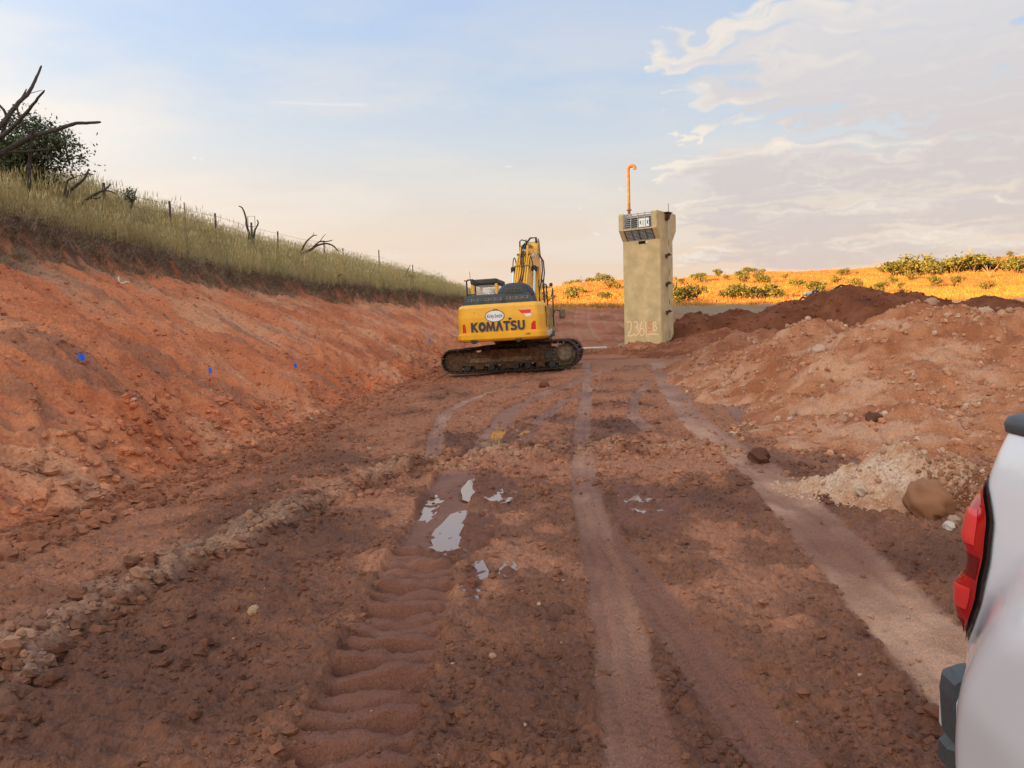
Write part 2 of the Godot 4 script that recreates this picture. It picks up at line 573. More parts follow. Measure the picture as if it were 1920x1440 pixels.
func build_terrain() -> void:
	XL = lines(-260.0, 430.0, [[-260.0, 9.0], [-60.0, 2.2], [-24.0, 0.45], [-13.0, 0.075], [-12.5, 0.06], [-4.9, 0.055], [-3.0, 0.026], [-2.8, 0.022], [3.0, 0.022], [3.6, 0.035], [5.5, 0.06], [13.0, 0.1], [30.0, 0.45], [80.0, 1.6], [200.0, 4.0], [430.0, 10.0]])
	DL = lines(-150.0, 520.0, [[-150.0, 9.0], [-30.0, 2.2], [-4.0, 0.45], [1.6, 0.09], [2.3, 0.021], [5.0, 0.021], [12.0, 0.05], [25.0, 0.10], [50.0, 0.32], [100.0, 1.0], [230.0, 3.0], [520.0, 14.0]])
	NX = XL.size()
	ND = DL.size()
	var total := NX * ND
	GH.resize(total)
	GC.resize(total)
	GK.resize(total)
	for j in ND:
		var d := DL[j]
		var floor_h := lookup_soft(FLOOR, d, 3.0)
		var toe := lookup_soft(TOE, d, 2.0) + 0.30 * n_mid.get_noise_1d(d * 0.35) + 0.12 * n_mid.get_noise_1d(d * 1.3 + 50.0)
		var edge := lookup_soft(EDGE, d, 3.0) + 0.35 * n_mid.get_noise_1d(d * 0.30 + 90.0) + 0.22 * n_fine.get_noise_1d(d * 0.22)
		var edge_h := 4.35 + 0.022 * maxf(0.0, d - 55.0) + 0.10 * n_big.get_noise_1d(d)
		var back := smoothstep(34.0, -6.0, d)          # the hill stands higher behind the camera's shoulder
		var fade := 1.0 - 0.55 * smoothstep(58.0, 115.0, d)
		var active := []
		if d < 31.0 and d > -4.0:
			for t in TRACKS:
				if d > t[5] - 0.3 and d < t[6] + 0.3:
					var cx := lookup_soft(t[0], d, 0.5)
					var slope := (lookup_soft(t[0], d + 0.4, 0.5) - cx) / 0.4
					active.append([cx + 0.02 * n_mid.get_noise_1d(d * 1.1 + t[1] * 70.0), 1.0 / sqrt(1.0 + slope * slope), t[1] * 0.5, t[2] * smoothstep(t[5] - 0.3, t[5] + 0.2, d) * smoothstep(t[6] + 0.3, t[6] - 0.3, d), t[3], t[4]])
		var wet_row := []
		for w in WET:
			if absf(d - w[1]) < w[3] * 1.3:
				wet_row.append(w)
		var exc := smoothstep(22.5, 25.0, d) * smoothstep(34.0, 31.0, d)
		var near := smoothstep(40.0, 16.0, d)
		for i in NX:
			var x := XL[i]
			var h := 0.0
			var c := Color.BLACK
			var kind := 0
			if x > toe:
				# ---------------- pit floor, ramp, far hill
				h = floor_h
				if d > 85.0 or x > 60.0:
					var base := 4.4 - 0.011 * clampf(x, 0.0, 120.0)
					var run := clampf(d - 90.0, 0.0, 125.0 + 0.22 * clampf(x, 0.0, 160.0))
					var over := maxf(0.0, d - 90.0 - 125.0 - 0.22 * clampf(x, 0.0, 160.0))
					var hill := base + run * (0.079 + 0.00022 * clampf(x, 0.0, 170.0)) - over * 0.05
					hill = lerpf(floor_h * 0.5 + 2.4, hill, 0.25 + 0.75 * smoothstep(-30.0, 20.0, x - (d - 90.0) * 0.02))
					hill += n_big.get_noise_2d(x * 0.06, d * 0.06) * 1.6 * smoothstep(95.0, 140.0, d) + n_big.get_noise_2d(x * 0.4, d * 0.4) * 0.35
					h = lerpf(h, hill, smoothstep(84.0, 98.0, d))
				var slant := 0.042 * clampf(x, -3.5, 3.5) * exc
				h += slant
				var bigv := n_big.get_noise_2d(x * 1.3, d * 0.8)
				h += 0.05 * bigv + 0.22 * smoothstep(50.0, 60.0, d) * n_mid.get_noise_2d(x * 0.3, d * 0.2)
				if d > 88.0:
					kind = 5
					var dry := n_patch.get_noise_2d(x * 0.12, d * 0.10)
					c = Color(0.60, 0.29, 0.06).lerp(Color(0.58, 0.22, 0.06), smoothstep(0.0, 0.45, dry)).lerp(Color(0.40, 0.28, 0.07), smoothstep(-0.05, -0.5, dry) * 0.6)
				elif d > 34.0:
					var pt := n_patch.get_noise_2d(x * 0.35, d * 0.25)
					c = Color(0.46, 0.155, 0.075).lerp(Color(0.52, 0.22, 0.12), smoothstep(0.0, 0.5, pt)).lerp(Color(0.34, 0.11, 0.052), smoothstep(0.0, -0.5, pt))
					# old wheel tracks curving up the ramp
					if x < 13.0 and d > 46.0:
						var q := x - (4.2 + 0.0016 * (d - 46.0) * (d - 46.0))
						var s := absf(fposmod(q + 0.15 * n_mid.get_noise_1d(d * 0.2), 1.35) - 0.67)
						if q > -1.6 and q < 5.0:
							var on := smoothstep(0.24, 0.1, s)
							h -= 0.07 * on
							c = c.lerp(Color(0.52, 0.27, 0.18), on * clampf(0.25 + 0.8 * pt, 0.0, 0.5))
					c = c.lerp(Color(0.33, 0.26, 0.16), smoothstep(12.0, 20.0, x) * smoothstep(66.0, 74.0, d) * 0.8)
					h += 0.03 * n_mid.get_noise_2d(x * 1.5, d * 1.5)
				else:
					var rough := 1.0
					var pale := 0.0
					var press := 0.0
					var lug := 0.0
					for t in active:
						var s: float = absf(x - t[0]) * t[1] / t[2]
						if s < 1.75:
							var inside := smoothstep(1.08, 0.86, s)
							press = maxf(press, inside * t[3])
							h += t[3] * 0.45 * smoothstep(0.95, 1.15, s) * smoothstep(1.75, 1.2, s) * (0.6 + 0.9 * n_mid.get_noise_2d(x * 3.0, d * 2.0))
							rough = minf(rough, 1.0 - inside * (0.86 if t[4] != 2 else 0.7))
							pale = maxf(pale, inside * t[5] * clampf(0.65 + 0.9 * n_patch.get_noise_2d(x * 1.5, d * 0.5 + 33.0), 0.1, 1.0))
							if t[4] == 1 and d < 19.0:
								var lat: float = (x - t[0]) * t[1] / t[2]
								var z: float = fposmod(d * 14.0 + absf(lat) * 1.6, 1.0)
								lug += inside * (0.012 * (smoothstep(0.0, 0.2, z) - smoothstep(0.5, 0.7, z)) - 0.014 * smoothstep(0.16, 0.04, absf(absf(lat) - 0.4)))
							elif t[4] == 2:
								var lat: float = (x - t[0]) / t[2]
								var z: float = fposmod((d + 0.022 * n_fine.get_noise_2d(x * 0.5, d * 0.12) + 0.015 * lat * lat) / 0.198, 1.0)
								# grouser slots: a sharp far wall and a long soft back
								var fill := clampf(0.9 + 0.7 * n_mid.get_noise_2d(x * 1.3, floor(d / 0.198) * 3.7), 0.5, 1.2)
								lug += inside * (0.105 * fill * smoothstep(0.0, 0.11, z) * (1.0 - smoothstep(0.58, 0.92, z)) - 0.05 + 0.020 * n_fine.get_noise_2d(x * 0.9 + 5.0, d * 0.9))
					h += -press + lug
					var nf := n_fine.get_noise_2d(x * 0.55, d * 0.55)
					var nm := n_mid.get_noise_2d(x, d)
					# the berm of mud pushed across the road, and the windrow to its left
					var berm_d := 10.25 + 0.55 * sin(x * 0.9 + 0.4) + 0.3 * n_mid.get_noise_1d(x * 1.2)
					var berm := smoothstep(0.75, 0.1, absf(d - berm_d)) * smoothstep(-1.9, -0.8, x) * smoothstep(3.4, 2.6, x) * (0.35 + 0.65 * smoothstep(0.05, 0.6, absf(x - 0.85)))
					var wr_x := lookup([[3.0, -2.45], [4.3, -2.72], [5.3, -2.58], [6.3, -2.34], [7.6, -2.0], [9.3, -1.45], [10.5, -1.1]], d) + 0.10 * n_mid.get_noise_1d(d * 1.4 + 7.0)
					var wr := smoothstep(-0.62, -0.05, x - wr_x) * smoothstep(0.16, 0.03, x - wr_x) * smoothstep(2.8, 3.6, d) * smoothstep(11.0, 9.6, d)
					h += berm * (0.10 + 0.10 * nm + 0.05 * nf) + wr * (0.10 + 0.06 * nm)
					rough = clampf(rough + berm * 0.9 + wr * 0.3, 0.0, 1.25)
					if d < 26.0:
						var cell := n_cell.get_noise_2d(x + 0.06 * nf, d * 0.9)
						var ridges := absf(n_fine.get_noise_2d(x * 0.45 + d * 0.16, d * 1.0))
						h += rough * near * (0.042 * nf + 0.028 * (cell + 0.5) * (0.5 + nm) + 0.075 * ridges - 0.03)
						var tiny := n_fine.get_noise_2d(x * 1.7 + 11.0, d * 1.5)
						h += (1.0 - rough) * (0.008 * nf + 0.005 * tiny) + rough * near * (0.020 * tiny + 0.035 * absf(n_fine.get_noise_2d(x * 0.9 + d * 0.3 + 77.0, d * 1.9)) - 0.01)
					# what the soil is made of there
					var pt := n_patch.get_noise_2d(x * 0.8, d * 0.6)
					var pt2 := n_patch.get_noise_2d(x * 3.1 + 70.0, d * 2.4)
					var dist := smoothstep(-0.12, 0.12, 0.7 * pt + 0.45 * pt2 + 0.05 * (clampf(d, 4.0, 16.0) - 10.0))     # share of the lighter soil colour, growing with distance, with a patchy edge
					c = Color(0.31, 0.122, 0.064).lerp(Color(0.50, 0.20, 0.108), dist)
					c = c.lerp(Color(0.56, 0.25, 0.145), smoothstep(0.0, 0.55, pt + 0.4 * pt2) * 0.6)
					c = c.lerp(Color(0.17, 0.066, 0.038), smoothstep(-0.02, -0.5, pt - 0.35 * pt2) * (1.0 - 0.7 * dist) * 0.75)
					c = c.lerp(Color(0.50, 0.17, 0.075), smoothstep(toe + 2.2, toe, x + 0.6 * pt) * 0.7)
					var clay := maxf(wr * smoothstep(-0.25, 0.2, pt2 + 0.2), berm * smoothstep(-0.1, 0.3, pt2) * 0.8)
					c = c.lerp(Color(0.58, 0.32, 0.20), clay * 0.7)
					c = c.lerp(Color(0.82, 0.45, 0.28), clampf(pale * (0.95 + 0.8 * pt2), 0.0, 1.0))
					c = c.lerp(Color(0.48, 0.21, 0.115), smoothstep(2.6, 4.2, x + 0.7 * pt) * smoothstep(5.0, 9.0, d) * 0.7)
					# smeared, wet clay turns a dull purple
					var smear := smoothstep(0.25, 0.85, 1.0 - rough) * (1.0 - clampf(pale, 0.0, 1.0))
					smear = maxf(smear, smoothstep(1.0, 0.55, sqrt(pow((x - 1.28) / 0.42, 2.0) + pow((d - 7.4) / 1.5, 2.0)) + 0.5 * pt2))
					c = c.lerp(Color(0.27, 0.105, 0.068), smear * 0.8)
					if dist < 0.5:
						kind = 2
					if rough < 0.42 or smear > 0.6:
						kind = 1
					for w in wet_row:
						var q: float = sqrt(pow((x - w[0]) / w[2], 2.0) + pow((d - w[1]) / w[3], 2.0))
						if q < 1.2:
							var pool := smoothstep(1.1, 0.7, q + 0.6 * n_fine.get_noise_2d(x * 1.5, d * 0.5) + 0.4 * n_mid.get_noise_2d(x * 2.5, d * 0.8 + 60.0))
							h -= pool * (0.016 + 0.036 * n_fine.get_noise_2d(x * 1.3 + 31.0, d * 0.7))
							c = c.lerp(Color(0.25, 0.095, 0.058), pool)
							if pool > 0.5:
								kind = 1
			if x <= toe + 0.9:
				# ---------------- the cut bank and the grass hill above it
				var hb := 0.0
				var cb := Color.BLACK
				var kb := 3
				var u := (toe - x) / (toe - edge)
				if u < 1.0:
					var uu := maxf(u, 0.0)
					var prof := uu * 0.86 + 0.05 * sin(uu * PI) + 0.14 * smoothstep(0.90, 1.0, uu)
					if u < 0.0:
						prof = u * 0.86
					hb = lerpf(floor_h, edge_h, prof)
					var mask := smoothstep(-0.02, 0.10, u) * smoothstep(1.02, 0.9, u)
					var fine := n_fine.get_noise_2d(x * 0.6, d * 0.6)
					var pt := n_patch.get_noise_2d(x * 0.5, d * 0.5 + 200.0)
					if d > -6.0:
						var rill := n_mid.get_noise_2d(d * 1.6 - x * 0.35, x * 0.16)
						var rill2 := absf(n_fine.get_noise_2d(d * 0.75 - x * 0.16, x * 0.07 + 30.0))
						var slab := n_big.get_noise_2d(x * 1.2 + 50.0, d * 1.2)
						hb += mask * (0.15 * rill - 0.14 * rill2 + 0.24 * slab + 0.06 * fine - 0.10 * absf(n_fine.get_noise_2d(d * 1.7 - x * 0.3, x * 0.22 + 70.0)))
						# ledges where the clay has broken off
						var step_ := n_mid.get_noise_2d(x * 0.55 + 20.0, d * 0.45)
						hb += mask * 0.16 * smoothstep(0.02, 0.08, step_) * smoothstep(0.6, 0.1, u)
						# a block left standing near the foot, broken off on its far side
						hb += 0.34 * smoothstep(8.2, 9.6, d + 0.3 * pt) * smoothstep(11.15, 11.0, d + 0.25 * fine + 0.5 * (u - 0.2)) * smoothstep(0.0, 0.10, u) * smoothstep(0.46, 0.30, u)
						hb += 0.035 * smoothstep(0.22, 0.0, u) * (n_cell.get_noise_2d(x * 0.8, d * 0.8) + 0.6) + 0.03 * fine
					cb = Color(0.80, 0.27, 0.122).lerp(Color(0.84, 0.38, 0.20), smoothstep(-0.05, 0.5, pt)).lerp(Color(0.66, 0.205, 0.09), smoothstep(0.0, -0.45, pt))
					cb = cb.lerp(Color(0.40, 0.19, 0.12), smoothstep(0.1, 0.5, n_mid.get_noise_2d(d * 1.6 - x * 0.35, x * 0.16 + 9.0)) * 0.7)
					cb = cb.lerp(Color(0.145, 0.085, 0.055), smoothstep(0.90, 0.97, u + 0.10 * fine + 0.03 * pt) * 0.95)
					cb = cb.lerp(Color(0.34, 0.22, 0.14), smoothstep(0.80, 0.9, u + 0.15 * pt) * smoothstep(0.97, 0.9, u) * smoothstep(14.0, 6.0, d - 8.0) * 0.5)
				else:
					kb = 4
					var v := edge - x
					var rise := 0.38 * minf(v, 2.5) + 0.31 * clampf(v - 2.5, 0.0, 2.5) + 0.22 * clampf(v - 5.0, 0.0, 5.0)
					rise += clampf(v - 10.0, 0.0, 62.0) * (0.14 + 0.222 * back)
					rise += (0.75 * smoothstep(19.0, 25.0, d) * smoothstep(44.0, 36.0, d) - 0.30 * smoothstep(21.0, 17.0, d)) * smoothstep(0.8, 4.0, v)
					hb = edge_h + rise * fade + 0.12 * n_mid.get_noise_2d(x * 0.4, d * 0.4) * smoothstep(0.0, 1.0, v) + 0.3 * n_big.get_noise_2d(x * 0.3, d * 0.3) * smoothstep(2.0, 8.0, v)
					var pt := n_patch.get_noise_2d(x * 0.6, d * 0.6)
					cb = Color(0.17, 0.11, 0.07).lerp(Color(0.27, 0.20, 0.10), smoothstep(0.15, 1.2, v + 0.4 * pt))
				if x > toe:
					var near_foot := smoothstep(toe + 0.9, toe, x)
					h = lerpf(h, maxf(h, hb), near_foot)
				else:
					h = hb
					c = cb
					kind = kb
			var at := j * NX + i
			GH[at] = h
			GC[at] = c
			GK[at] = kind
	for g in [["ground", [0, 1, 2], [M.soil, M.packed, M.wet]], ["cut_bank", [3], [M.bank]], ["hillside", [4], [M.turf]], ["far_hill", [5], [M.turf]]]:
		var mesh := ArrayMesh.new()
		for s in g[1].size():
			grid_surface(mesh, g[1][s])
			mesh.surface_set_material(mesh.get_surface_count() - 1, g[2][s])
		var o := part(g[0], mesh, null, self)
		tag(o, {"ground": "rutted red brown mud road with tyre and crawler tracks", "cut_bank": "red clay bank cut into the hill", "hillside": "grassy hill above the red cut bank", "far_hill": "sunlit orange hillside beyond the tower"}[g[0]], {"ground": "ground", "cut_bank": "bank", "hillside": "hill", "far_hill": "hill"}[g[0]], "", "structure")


func build_puddles() -> void:
	# still water in the ruts: level sheets that the uneven mud cuts into ragged shapes
	var places := ["puddle in the far left wheel rut before the excavator", "long puddle in the middle of the road before the berm", "puddle right of the long one before the berm", "narrow puddle on the left of the crawler track", "broad broken puddle just beyond the crawler slots", "puddle at the far end of the crawler slots", "puddle right of the crawler track near the berm", "thin puddle beside the crawler slots", "tiny puddle right of the thin one", "small pool in a middle crawler slot", "small pool in a near left crawler slot", "small pool in the nearest crawler slot", "puddle in the purple smeared clay on the right", "puddle in the curved pale tyre track"]
	for k in WET.size():
		var w: Array = WET[k]
		var hs := []
		for q in 120:
			var a := q * 2.39996
			var rr := sqrt((q + 0.5) / 120.0)
			hs.append(land(w[0] + cos(a) * rr * w[2], w[1] + sin(a) * rr * w[3]))
		hs.sort()
		var level: float = hs[46]
		var st := mb()
		st.set_smooth_group(-1)
		var n := 28
		for q in n:
			var a0 := TAU * q / n
			var a1 := TAU * (q + 1) / n
			var f0 := 1.12 + 0.22 * n_mid.get_noise_1d(cos(a0) * 2.0 + k * 9.0)
			var f1 := 1.12 + 0.22 * n_mid.get_noise_1d(cos(a1) * 2.0 + k * 9.0)
			st.add_vertex(Vector3.ZERO)
			st.add_vertex(Vector3(cos(a1) * w[2] * f1, 0, -sin(a1) * w[3] * f1))
			st.add_vertex(Vector3(cos(a0) * w[2] * f0, 0, -sin(a0) * w[3] * f0))
		var o := part("puddle", done(st), M.water, self, Vector3(w[0], level, -w[1]))
		tag(o, places[k], "puddle", "puddles in the mud road", "structure")


func grid_surface(mesh: ArrayMesh, kind: int) -> void:
	var total := NX * ND
	var remap := PackedInt32Array()
	remap.resize(total)
	remap.fill(-1)
	var pos := PackedVector3Array()
	var nor := PackedVector3Array()
	var col := PackedColorArray()
	var idx := PackedInt32Array()
	var corner := PackedInt32Array([0, 0, 0, 0])
	for j in ND - 1:
		for i in NX - 1:
			var at := j * NX + i
			if GK[at] != kind:
				continue
			corner[0] = at
			corner[1] = at + 1
			corner[2] = at + NX + 1
			corner[3] = at + NX
			for k in 4:
				var p := corner[k]
				if remap[p] < 0:
					remap[p] = pos.size()
					var pi := p % NX
					var pj := p / NX
					pos.append(Vector3(XL[pi], GH[p], -DL[pj]))
					col.append(GC[p])
					var i0 := maxi(pi - 1, 0)
					var i1 := mini(pi + 1, NX - 1)
					var j0 := maxi(pj - 1, 0)
					var j1 := mini(pj + 1, ND - 1)
					var gx := (GH[pj * NX + i1] - GH[pj * NX + i0]) / (XL[i1] - XL[i0])
					var gd := (GH[j1 * NX + pi] - GH[j0 * NX + pi]) / (DL[j1] - DL[j0])
					nor.append(Vector3(-gx, 1.0, gd).normalized())
			var a := remap[corner[0]]
			var b := remap[corner[1]]
			var c2 := remap[corner[2]]
			var e := remap[corner[3]]
			idx.append(a); idx.append(e); idx.append(c2)
			idx.append(a); idx.append(c2); idx.append(b)
	var arr := []
	arr.resize(Mesh.ARRAY_MAX)
	arr[Mesh.ARRAY_VERTEX] = pos
	arr[Mesh.ARRAY_NORMAL] = nor
	arr[Mesh.ARRAY_COLOR] = col
	arr[Mesh.ARRAY_INDEX] = idx
	mesh.add_surface_from_arrays(Mesh.PRIMITIVE_TRIANGLES, arr)


func cell_of(a: PackedFloat32Array, v: float) -> int:
	return clampi(a.bsearch(v) - 1, 0, a.size() - 2)


func land(x: float, d: float) -> float:
	# height of the terrain at x and distance d ahead
	var i := cell_of(XL, x)
	var j := cell_of(DL, d)
	var tx := clampf((x - XL[i]) / (XL[i + 1] - XL[i]), 0.0, 1.0)
	var td := clampf((d - DL[j]) / (DL[j + 1] - DL[j]), 0.0, 1.0)
	var at := j * NX + i
	return lerpf(lerpf(GH[at], GH[at + 1], tx), lerpf(GH[at + NX], GH[at + NX + 1], tx), td)


func land_color(x: float, d: float) -> Color:
	return GC[cell_of(DL, d) * NX + cell_of(XL, x)]


func land_kind(x: float, d: float) -> int:
	return GK[cell_of(DL, d) * NX + cell_of(XL, x)]


# ------------------------------------------------------------------ spoil piles
var PILES := [
	# label, cones [x, d, height, radius], grid step, colours (main, light, dark), noise
	["tall tan spoil heap of stony soil beside the road", [[9.2, 17.0, 2.05, 4.9], [10.6, 16.0, 1.75, 4.6], [7.6, 14.2, 0.95, 3.4], [10.2, 12.6, 1.05, 4.2], [13.2, 14.6, 1.25, 5.0], [6.0, 11.6, 0.45, 2.6], [15.0, 19.0, 1.5, 5.5], [12.4, 18.6, 1.65, 4.5], [8.2, 10.6, 0.55, 3.2], [12.0, 10.5, 0.7, 4.0]], 0.065, [Color(0.64, 0.26, 0.125), Color(0.78, 0.40, 0.235), Color(0.48, 0.165, 0.072)], 1.0],
	["middle tan spoil heap with a rounded double crest", [[8.1, 20.6, 1.75, 3.3], [9.3, 22.0, 1.6, 3.0], [6.9, 18.6, 0.7, 2.6], [7.3, 21.5, 1.1, 3.0]], 0.075, [Color(0.62, 0.25, 0.12), Color(0.74, 0.37, 0.215), Color(0.47, 0.16, 0.072)], 0.8],
	["low brown spoil heap at the end of the row towards the tower", [[7.3, 24.6, 1.25, 2.6], [8.8, 26.4, 1.3, 3.0], [6.6, 22.6, 0.5, 2.0], [10.5, 28.0, 1.2, 4.0]], 0.08, [Color(0.46, 0.175, 0.085), Color(0.56, 0.28, 0.165), Color(0.38, 0.13, 0.06)], 0.8],
	["long dark brown ridge of spoil behind the tan heaps", [[21.4, 48.5, 3.5, 7.5], [24.5, 47.5, 2.75, 7.5], [17.8, 48.5, 2.55, 6.5], [14.2, 48.0, 2.15, 5.5], [11.4, 47.8, 2.1, 4.0], [29.0, 46.5, 2.55, 8.0], [35.0, 45.5, 2.25, 9.0], [42.0, 45.0, 1.95, 9.0], [50.0, 45.0, 1.8, 10.0], [17.0, 42.0, 1.35, 7.0], [25.0, 40.0, 1.4, 9.0], [33.0, 37.0, 1.1, 9.0]], 0.2, [Color(0.235, 0.073, 0.03), Color(0.30, 0.105, 0.048), Color(0.18, 0.055, 0.024)], 1.6],
	["reddish brown bank of loose soil between tower and heaps", [[11.2, 40.5, 1.25, 4.6], [9.4, 36.5, 0.8, 4.0], [13.5, 37.5, 1.0, 5.0], [12.6, 33.0, 0.8, 5.0], [9.0, 32.0, 0.45, 3.0]], 0.14, [Color(0.33, 0.105, 0.046), Color(0.44, 0.17, 0.085), Color(0.26, 0.08, 0.036)], 1.2],
	["orange loose soil banked against the foot of the tower", [[7.3, 43.6, 0.55, 2.2], [8.8, 43.4, 0.4, 2.4], [5.4, 42.6, 0.22, 2.0], [10.4, 43.0, 0.45, 2.4]], 0.1, [Color(0.52, 0.185, 0.085), Color(0.60, 0.27, 0.15), Color(0.42, 0.14, 0.06)], 0.8],
	["small pale pink heap of chalky rubble near the truck", [[3.9, 7.6, 0.54, 0.85], [4.25, 7.45, 0.48, 0.75], [3.55, 7.75, 0.30, 0.70], [3.4, 7.95, 0.20, 0.7]], 0.022, [Color(0.80, 0.47, 0.29), Color(0.90, 0.62, 0.44), Color(0.64, 0.31, 0.165)], 0.45],
	["small brown clod heap leaning on the pale rubble", [[4.42, 7.0, 0.42, 0.62], [4.75, 7.2, 0.38, 0.7], [4.2, 6.78, 0.22, 0.5]], 0.022, [Color(0.42, 0.17, 0.08), Color(0.52, 0.25, 0.135), Color(0.32, 0.11, 0.05)], 0.45],
	["narrow lumpy brown mud roll across the ramp before the tower", [[4.0, 40.5, 0.34, 1.6], [5.6, 40.0, 0.40, 1.5], [2.8, 41.0, 0.25, 1.4], [7.2, 39.4, 0.35, 1.6]], 0.08, [Color(0.36, 0.12, 0.055), Color(0.46, 0.18, 0.09), Color(0.28, 0.09, 0.04)], 0.6],
]
var pile_grids := []


func pile_height(p: Array, x: float, d: float) -> float:
	var best := 0.0
	var rough: float = p[4]
	var wob := n_mid.get_noise_2d(x * 0.45 / rough, d * 0.45 / rough)
	for c in p[1]:
		var r := Vector2(x - c[0], d - c[1]).length() * (1.0 + 0.16 * wob)
		var q: float = r / c[3]
		if q < 1.0:
			var s: float = c[2] * (1.0 - sqrt(q * q + 0.006) * 0.997)
			best = maxf(best, s) + 0.12 * minf(best, s)
	if best > 0.0:
		var k := smoothstep(0.0, 0.25 * rough, best)
		best += k * rough * (0.17 * n_mid.get_noise_2d(x * 0.9 / rough + 40.0, d * 0.9 / rough) + 0.075 * n_fine.get_noise_2d(x * 0.5 / rough, d * 0.5 / rough) - 0.10 * absf(n_fine.get_noise_2d(x * 0.22 / rough + 9.0, d * 0.22 / rough)))
	return best


func build_piles() -> void:
	for p in PILES:
		var lo := Vector2(1e9, 1e9)
		var hi := Vector2(-1e9, -1e9)
		for c in p[1]:
			lo = lo.min(Vector2(c[0] - c[3], c[1] - c[3]))
			hi = hi.max(Vector2(c[0] + c[3], c[1] + c[3]))
		var step: float = p[2]
		var nx := int((hi.x - lo.x) / step) + 2
		var nd := int((hi.y - lo.y) / step) + 2
		var hs := PackedFloat32Array()
		var ok := PackedByteArray()
		hs.resize(nx * nd)
		ok.resize(nx * nd)
		for j in nd:
			for i in nx:
				var x := lo.x + i * step
				var d := lo.y + j * step
				var s := pile_height(p, x, d)
				hs[j * nx + i] = land(x, d) + (s if s > 0.0 else 0.0) - 0.05
				ok[j * nx + i] = 1 if s > 0.01 else 0
		pile_grids.append([lo, step, nx, nd, hs, ok])
		var remap := PackedInt32Array()
		remap.resize(nx * nd)
		remap.fill(-1)
		var pos := PackedVector3Array()
		var nor := PackedVector3Array()
		var col := PackedColorArray()
		var idx := PackedInt32Array()
		var base := Vector3(p[1][0][0], land(p[1][0][0], p[1][0][1]), -p[1][0][1])
		for j in nd - 1:
			for i in nx - 1:
				var at := j * nx + i
				if ok[at] + ok[at + 1] + ok[at + nx] + ok[at + nx + 1] == 0:
					continue
				for q in [at, at + 1, at + nx + 1, at + nx]:
					if remap[q] < 0:
						remap[q] = pos.size()
						var qi: int = q % nx
						var qj: int = q / nx
						var x := lo.x + qi * step
						var d := lo.y + qj * step
						var sink := 0.0 if ok[q] else 0.10
						pos.append(Vector3(x, hs[q] - sink, -d) - base)
						var gx := (hs[qj * nx + mini(qi + 1, nx - 1)] - hs[qj * nx + maxi(qi - 1, 0)]) / (2.0 * step)
						var gd := (hs[mini(qj + 1, nd - 1) * nx + qi] - hs[maxi(qj - 1, 0) * nx + qi]) / (2.0 * step)
						nor.append(Vector3(-gx, 1.0, gd).normalized())
						var k: float = p[4]
						var pt := n_patch.get_noise_2d(x * 0.9 / k + 31.0, d * 0.9 / k) + 0.5 * n_patch.get_noise_2d(x * 4.0 / k, d * 4.0 / k)
						var c: Color = p[3][0].lerp(p[3][1], smoothstep(0.0, 0.5, pt)).lerp(p[3][2], smoothstep(-0.02, -0.5, pt))
						col.append(c)
				idx.append(remap[at]); idx.append(remap[at + nx]); idx.append(remap[at + nx + 1])
				idx.append(remap[at]); idx.append(remap[at + nx + 1]); idx.append(remap[at + 1])
		var arr := []
		arr.resize(Mesh.ARRAY_MAX)
		arr[Mesh.ARRAY_VERTEX] = pos
		arr[Mesh.ARRAY_NORMAL] = nor
		arr[Mesh.ARRAY_COLOR] = col
		arr[Mesh.ARRAY_INDEX] = idx
		var mesh := ArrayMesh.new()
		mesh.add_surface_from_arrays(Mesh.PRIMITIVE_TRIANGLES, arr)
		var o := part("soil_heap", mesh, M.pile, self, base)
		tag(o, p[0], "soil heap", "spoil heaps on the right of the road")


func top_at(x: float, d: float) -> float:
	# height of whatever soil lies there, heaps included
	var h := land(x, d)
	for g in pile_grids:
		var fx: float = (x - g[0].x) / g[1]
		var fd: float = (d - g[0].y) / g[1]
		if fx < 0.0 or fd < 0.0 or fx >= g[2] - 1 or fd >= g[3] - 1:
			continue
		var i := int(fx)
		var j := int(fd)
		var at: int = j * g[2] + i
		if g[5][at]:
			var tx := fx - i
			var td := fd - j
			h = maxf(h, lerpf(lerpf(g[4][at], g[4][at + 1], tx), lerpf(g[4][at + g[2]], g[4][at + g[2] + 1], tx), td))
	return h


# ------------------------------------------------------------------ the intake tower
func tower_ring(w: float, z0: float, z1: float, y: float) -> Array:
	return [Vector3(-w, y, z1), Vector3(w, y, z1), Vector3(w, y, z0), Vector3(-w, y, z0)]


func stroke(parent: Node3D, called: String, pts: Array, wide: float, m: Material, z: float) -> void:
	# a line of spray paint lying on the wall in the plane z
	var st := mb()
	st.set_smooth_group(-1)
	var n := pts.size()
	var left := []
	var right := []
	for i in n:
		var a: Vector2 = pts[maxi(i - 1, 0)]
		var b: Vector2 = pts[mini(i + 1, n - 1)]
		var t := (b - a).normalized()
		var w := wide * (0.42 + 0.10 * sin(i * 2.3))
		left.append(pts[i] + Vector2(-t.y, t.x) * w)
		right.append(pts[i] - Vector2(-t.y, t.x) * w)
	for i in n - 1:
		quad(st, Vector3(left[i].x, left[i].y, z), Vector3(left[i + 1].x, left[i + 1].y, z), Vector3(right[i + 1].x, right[i + 1].y, z), Vector3(right[i].x, right[i].y, z))
	part(called, done(st), m, parent)


func arc(c: Vector2, rx: float, ry: float, a0: float, a1: float, n := 10) -> Array:
	var out := []
	for i in n + 1:
		var a := deg_to_rad(lerpf(a0, a1, float(i) / n))
		out.append(c + Vector2(cos(a) * rx, sin(a) * ry))
	return out


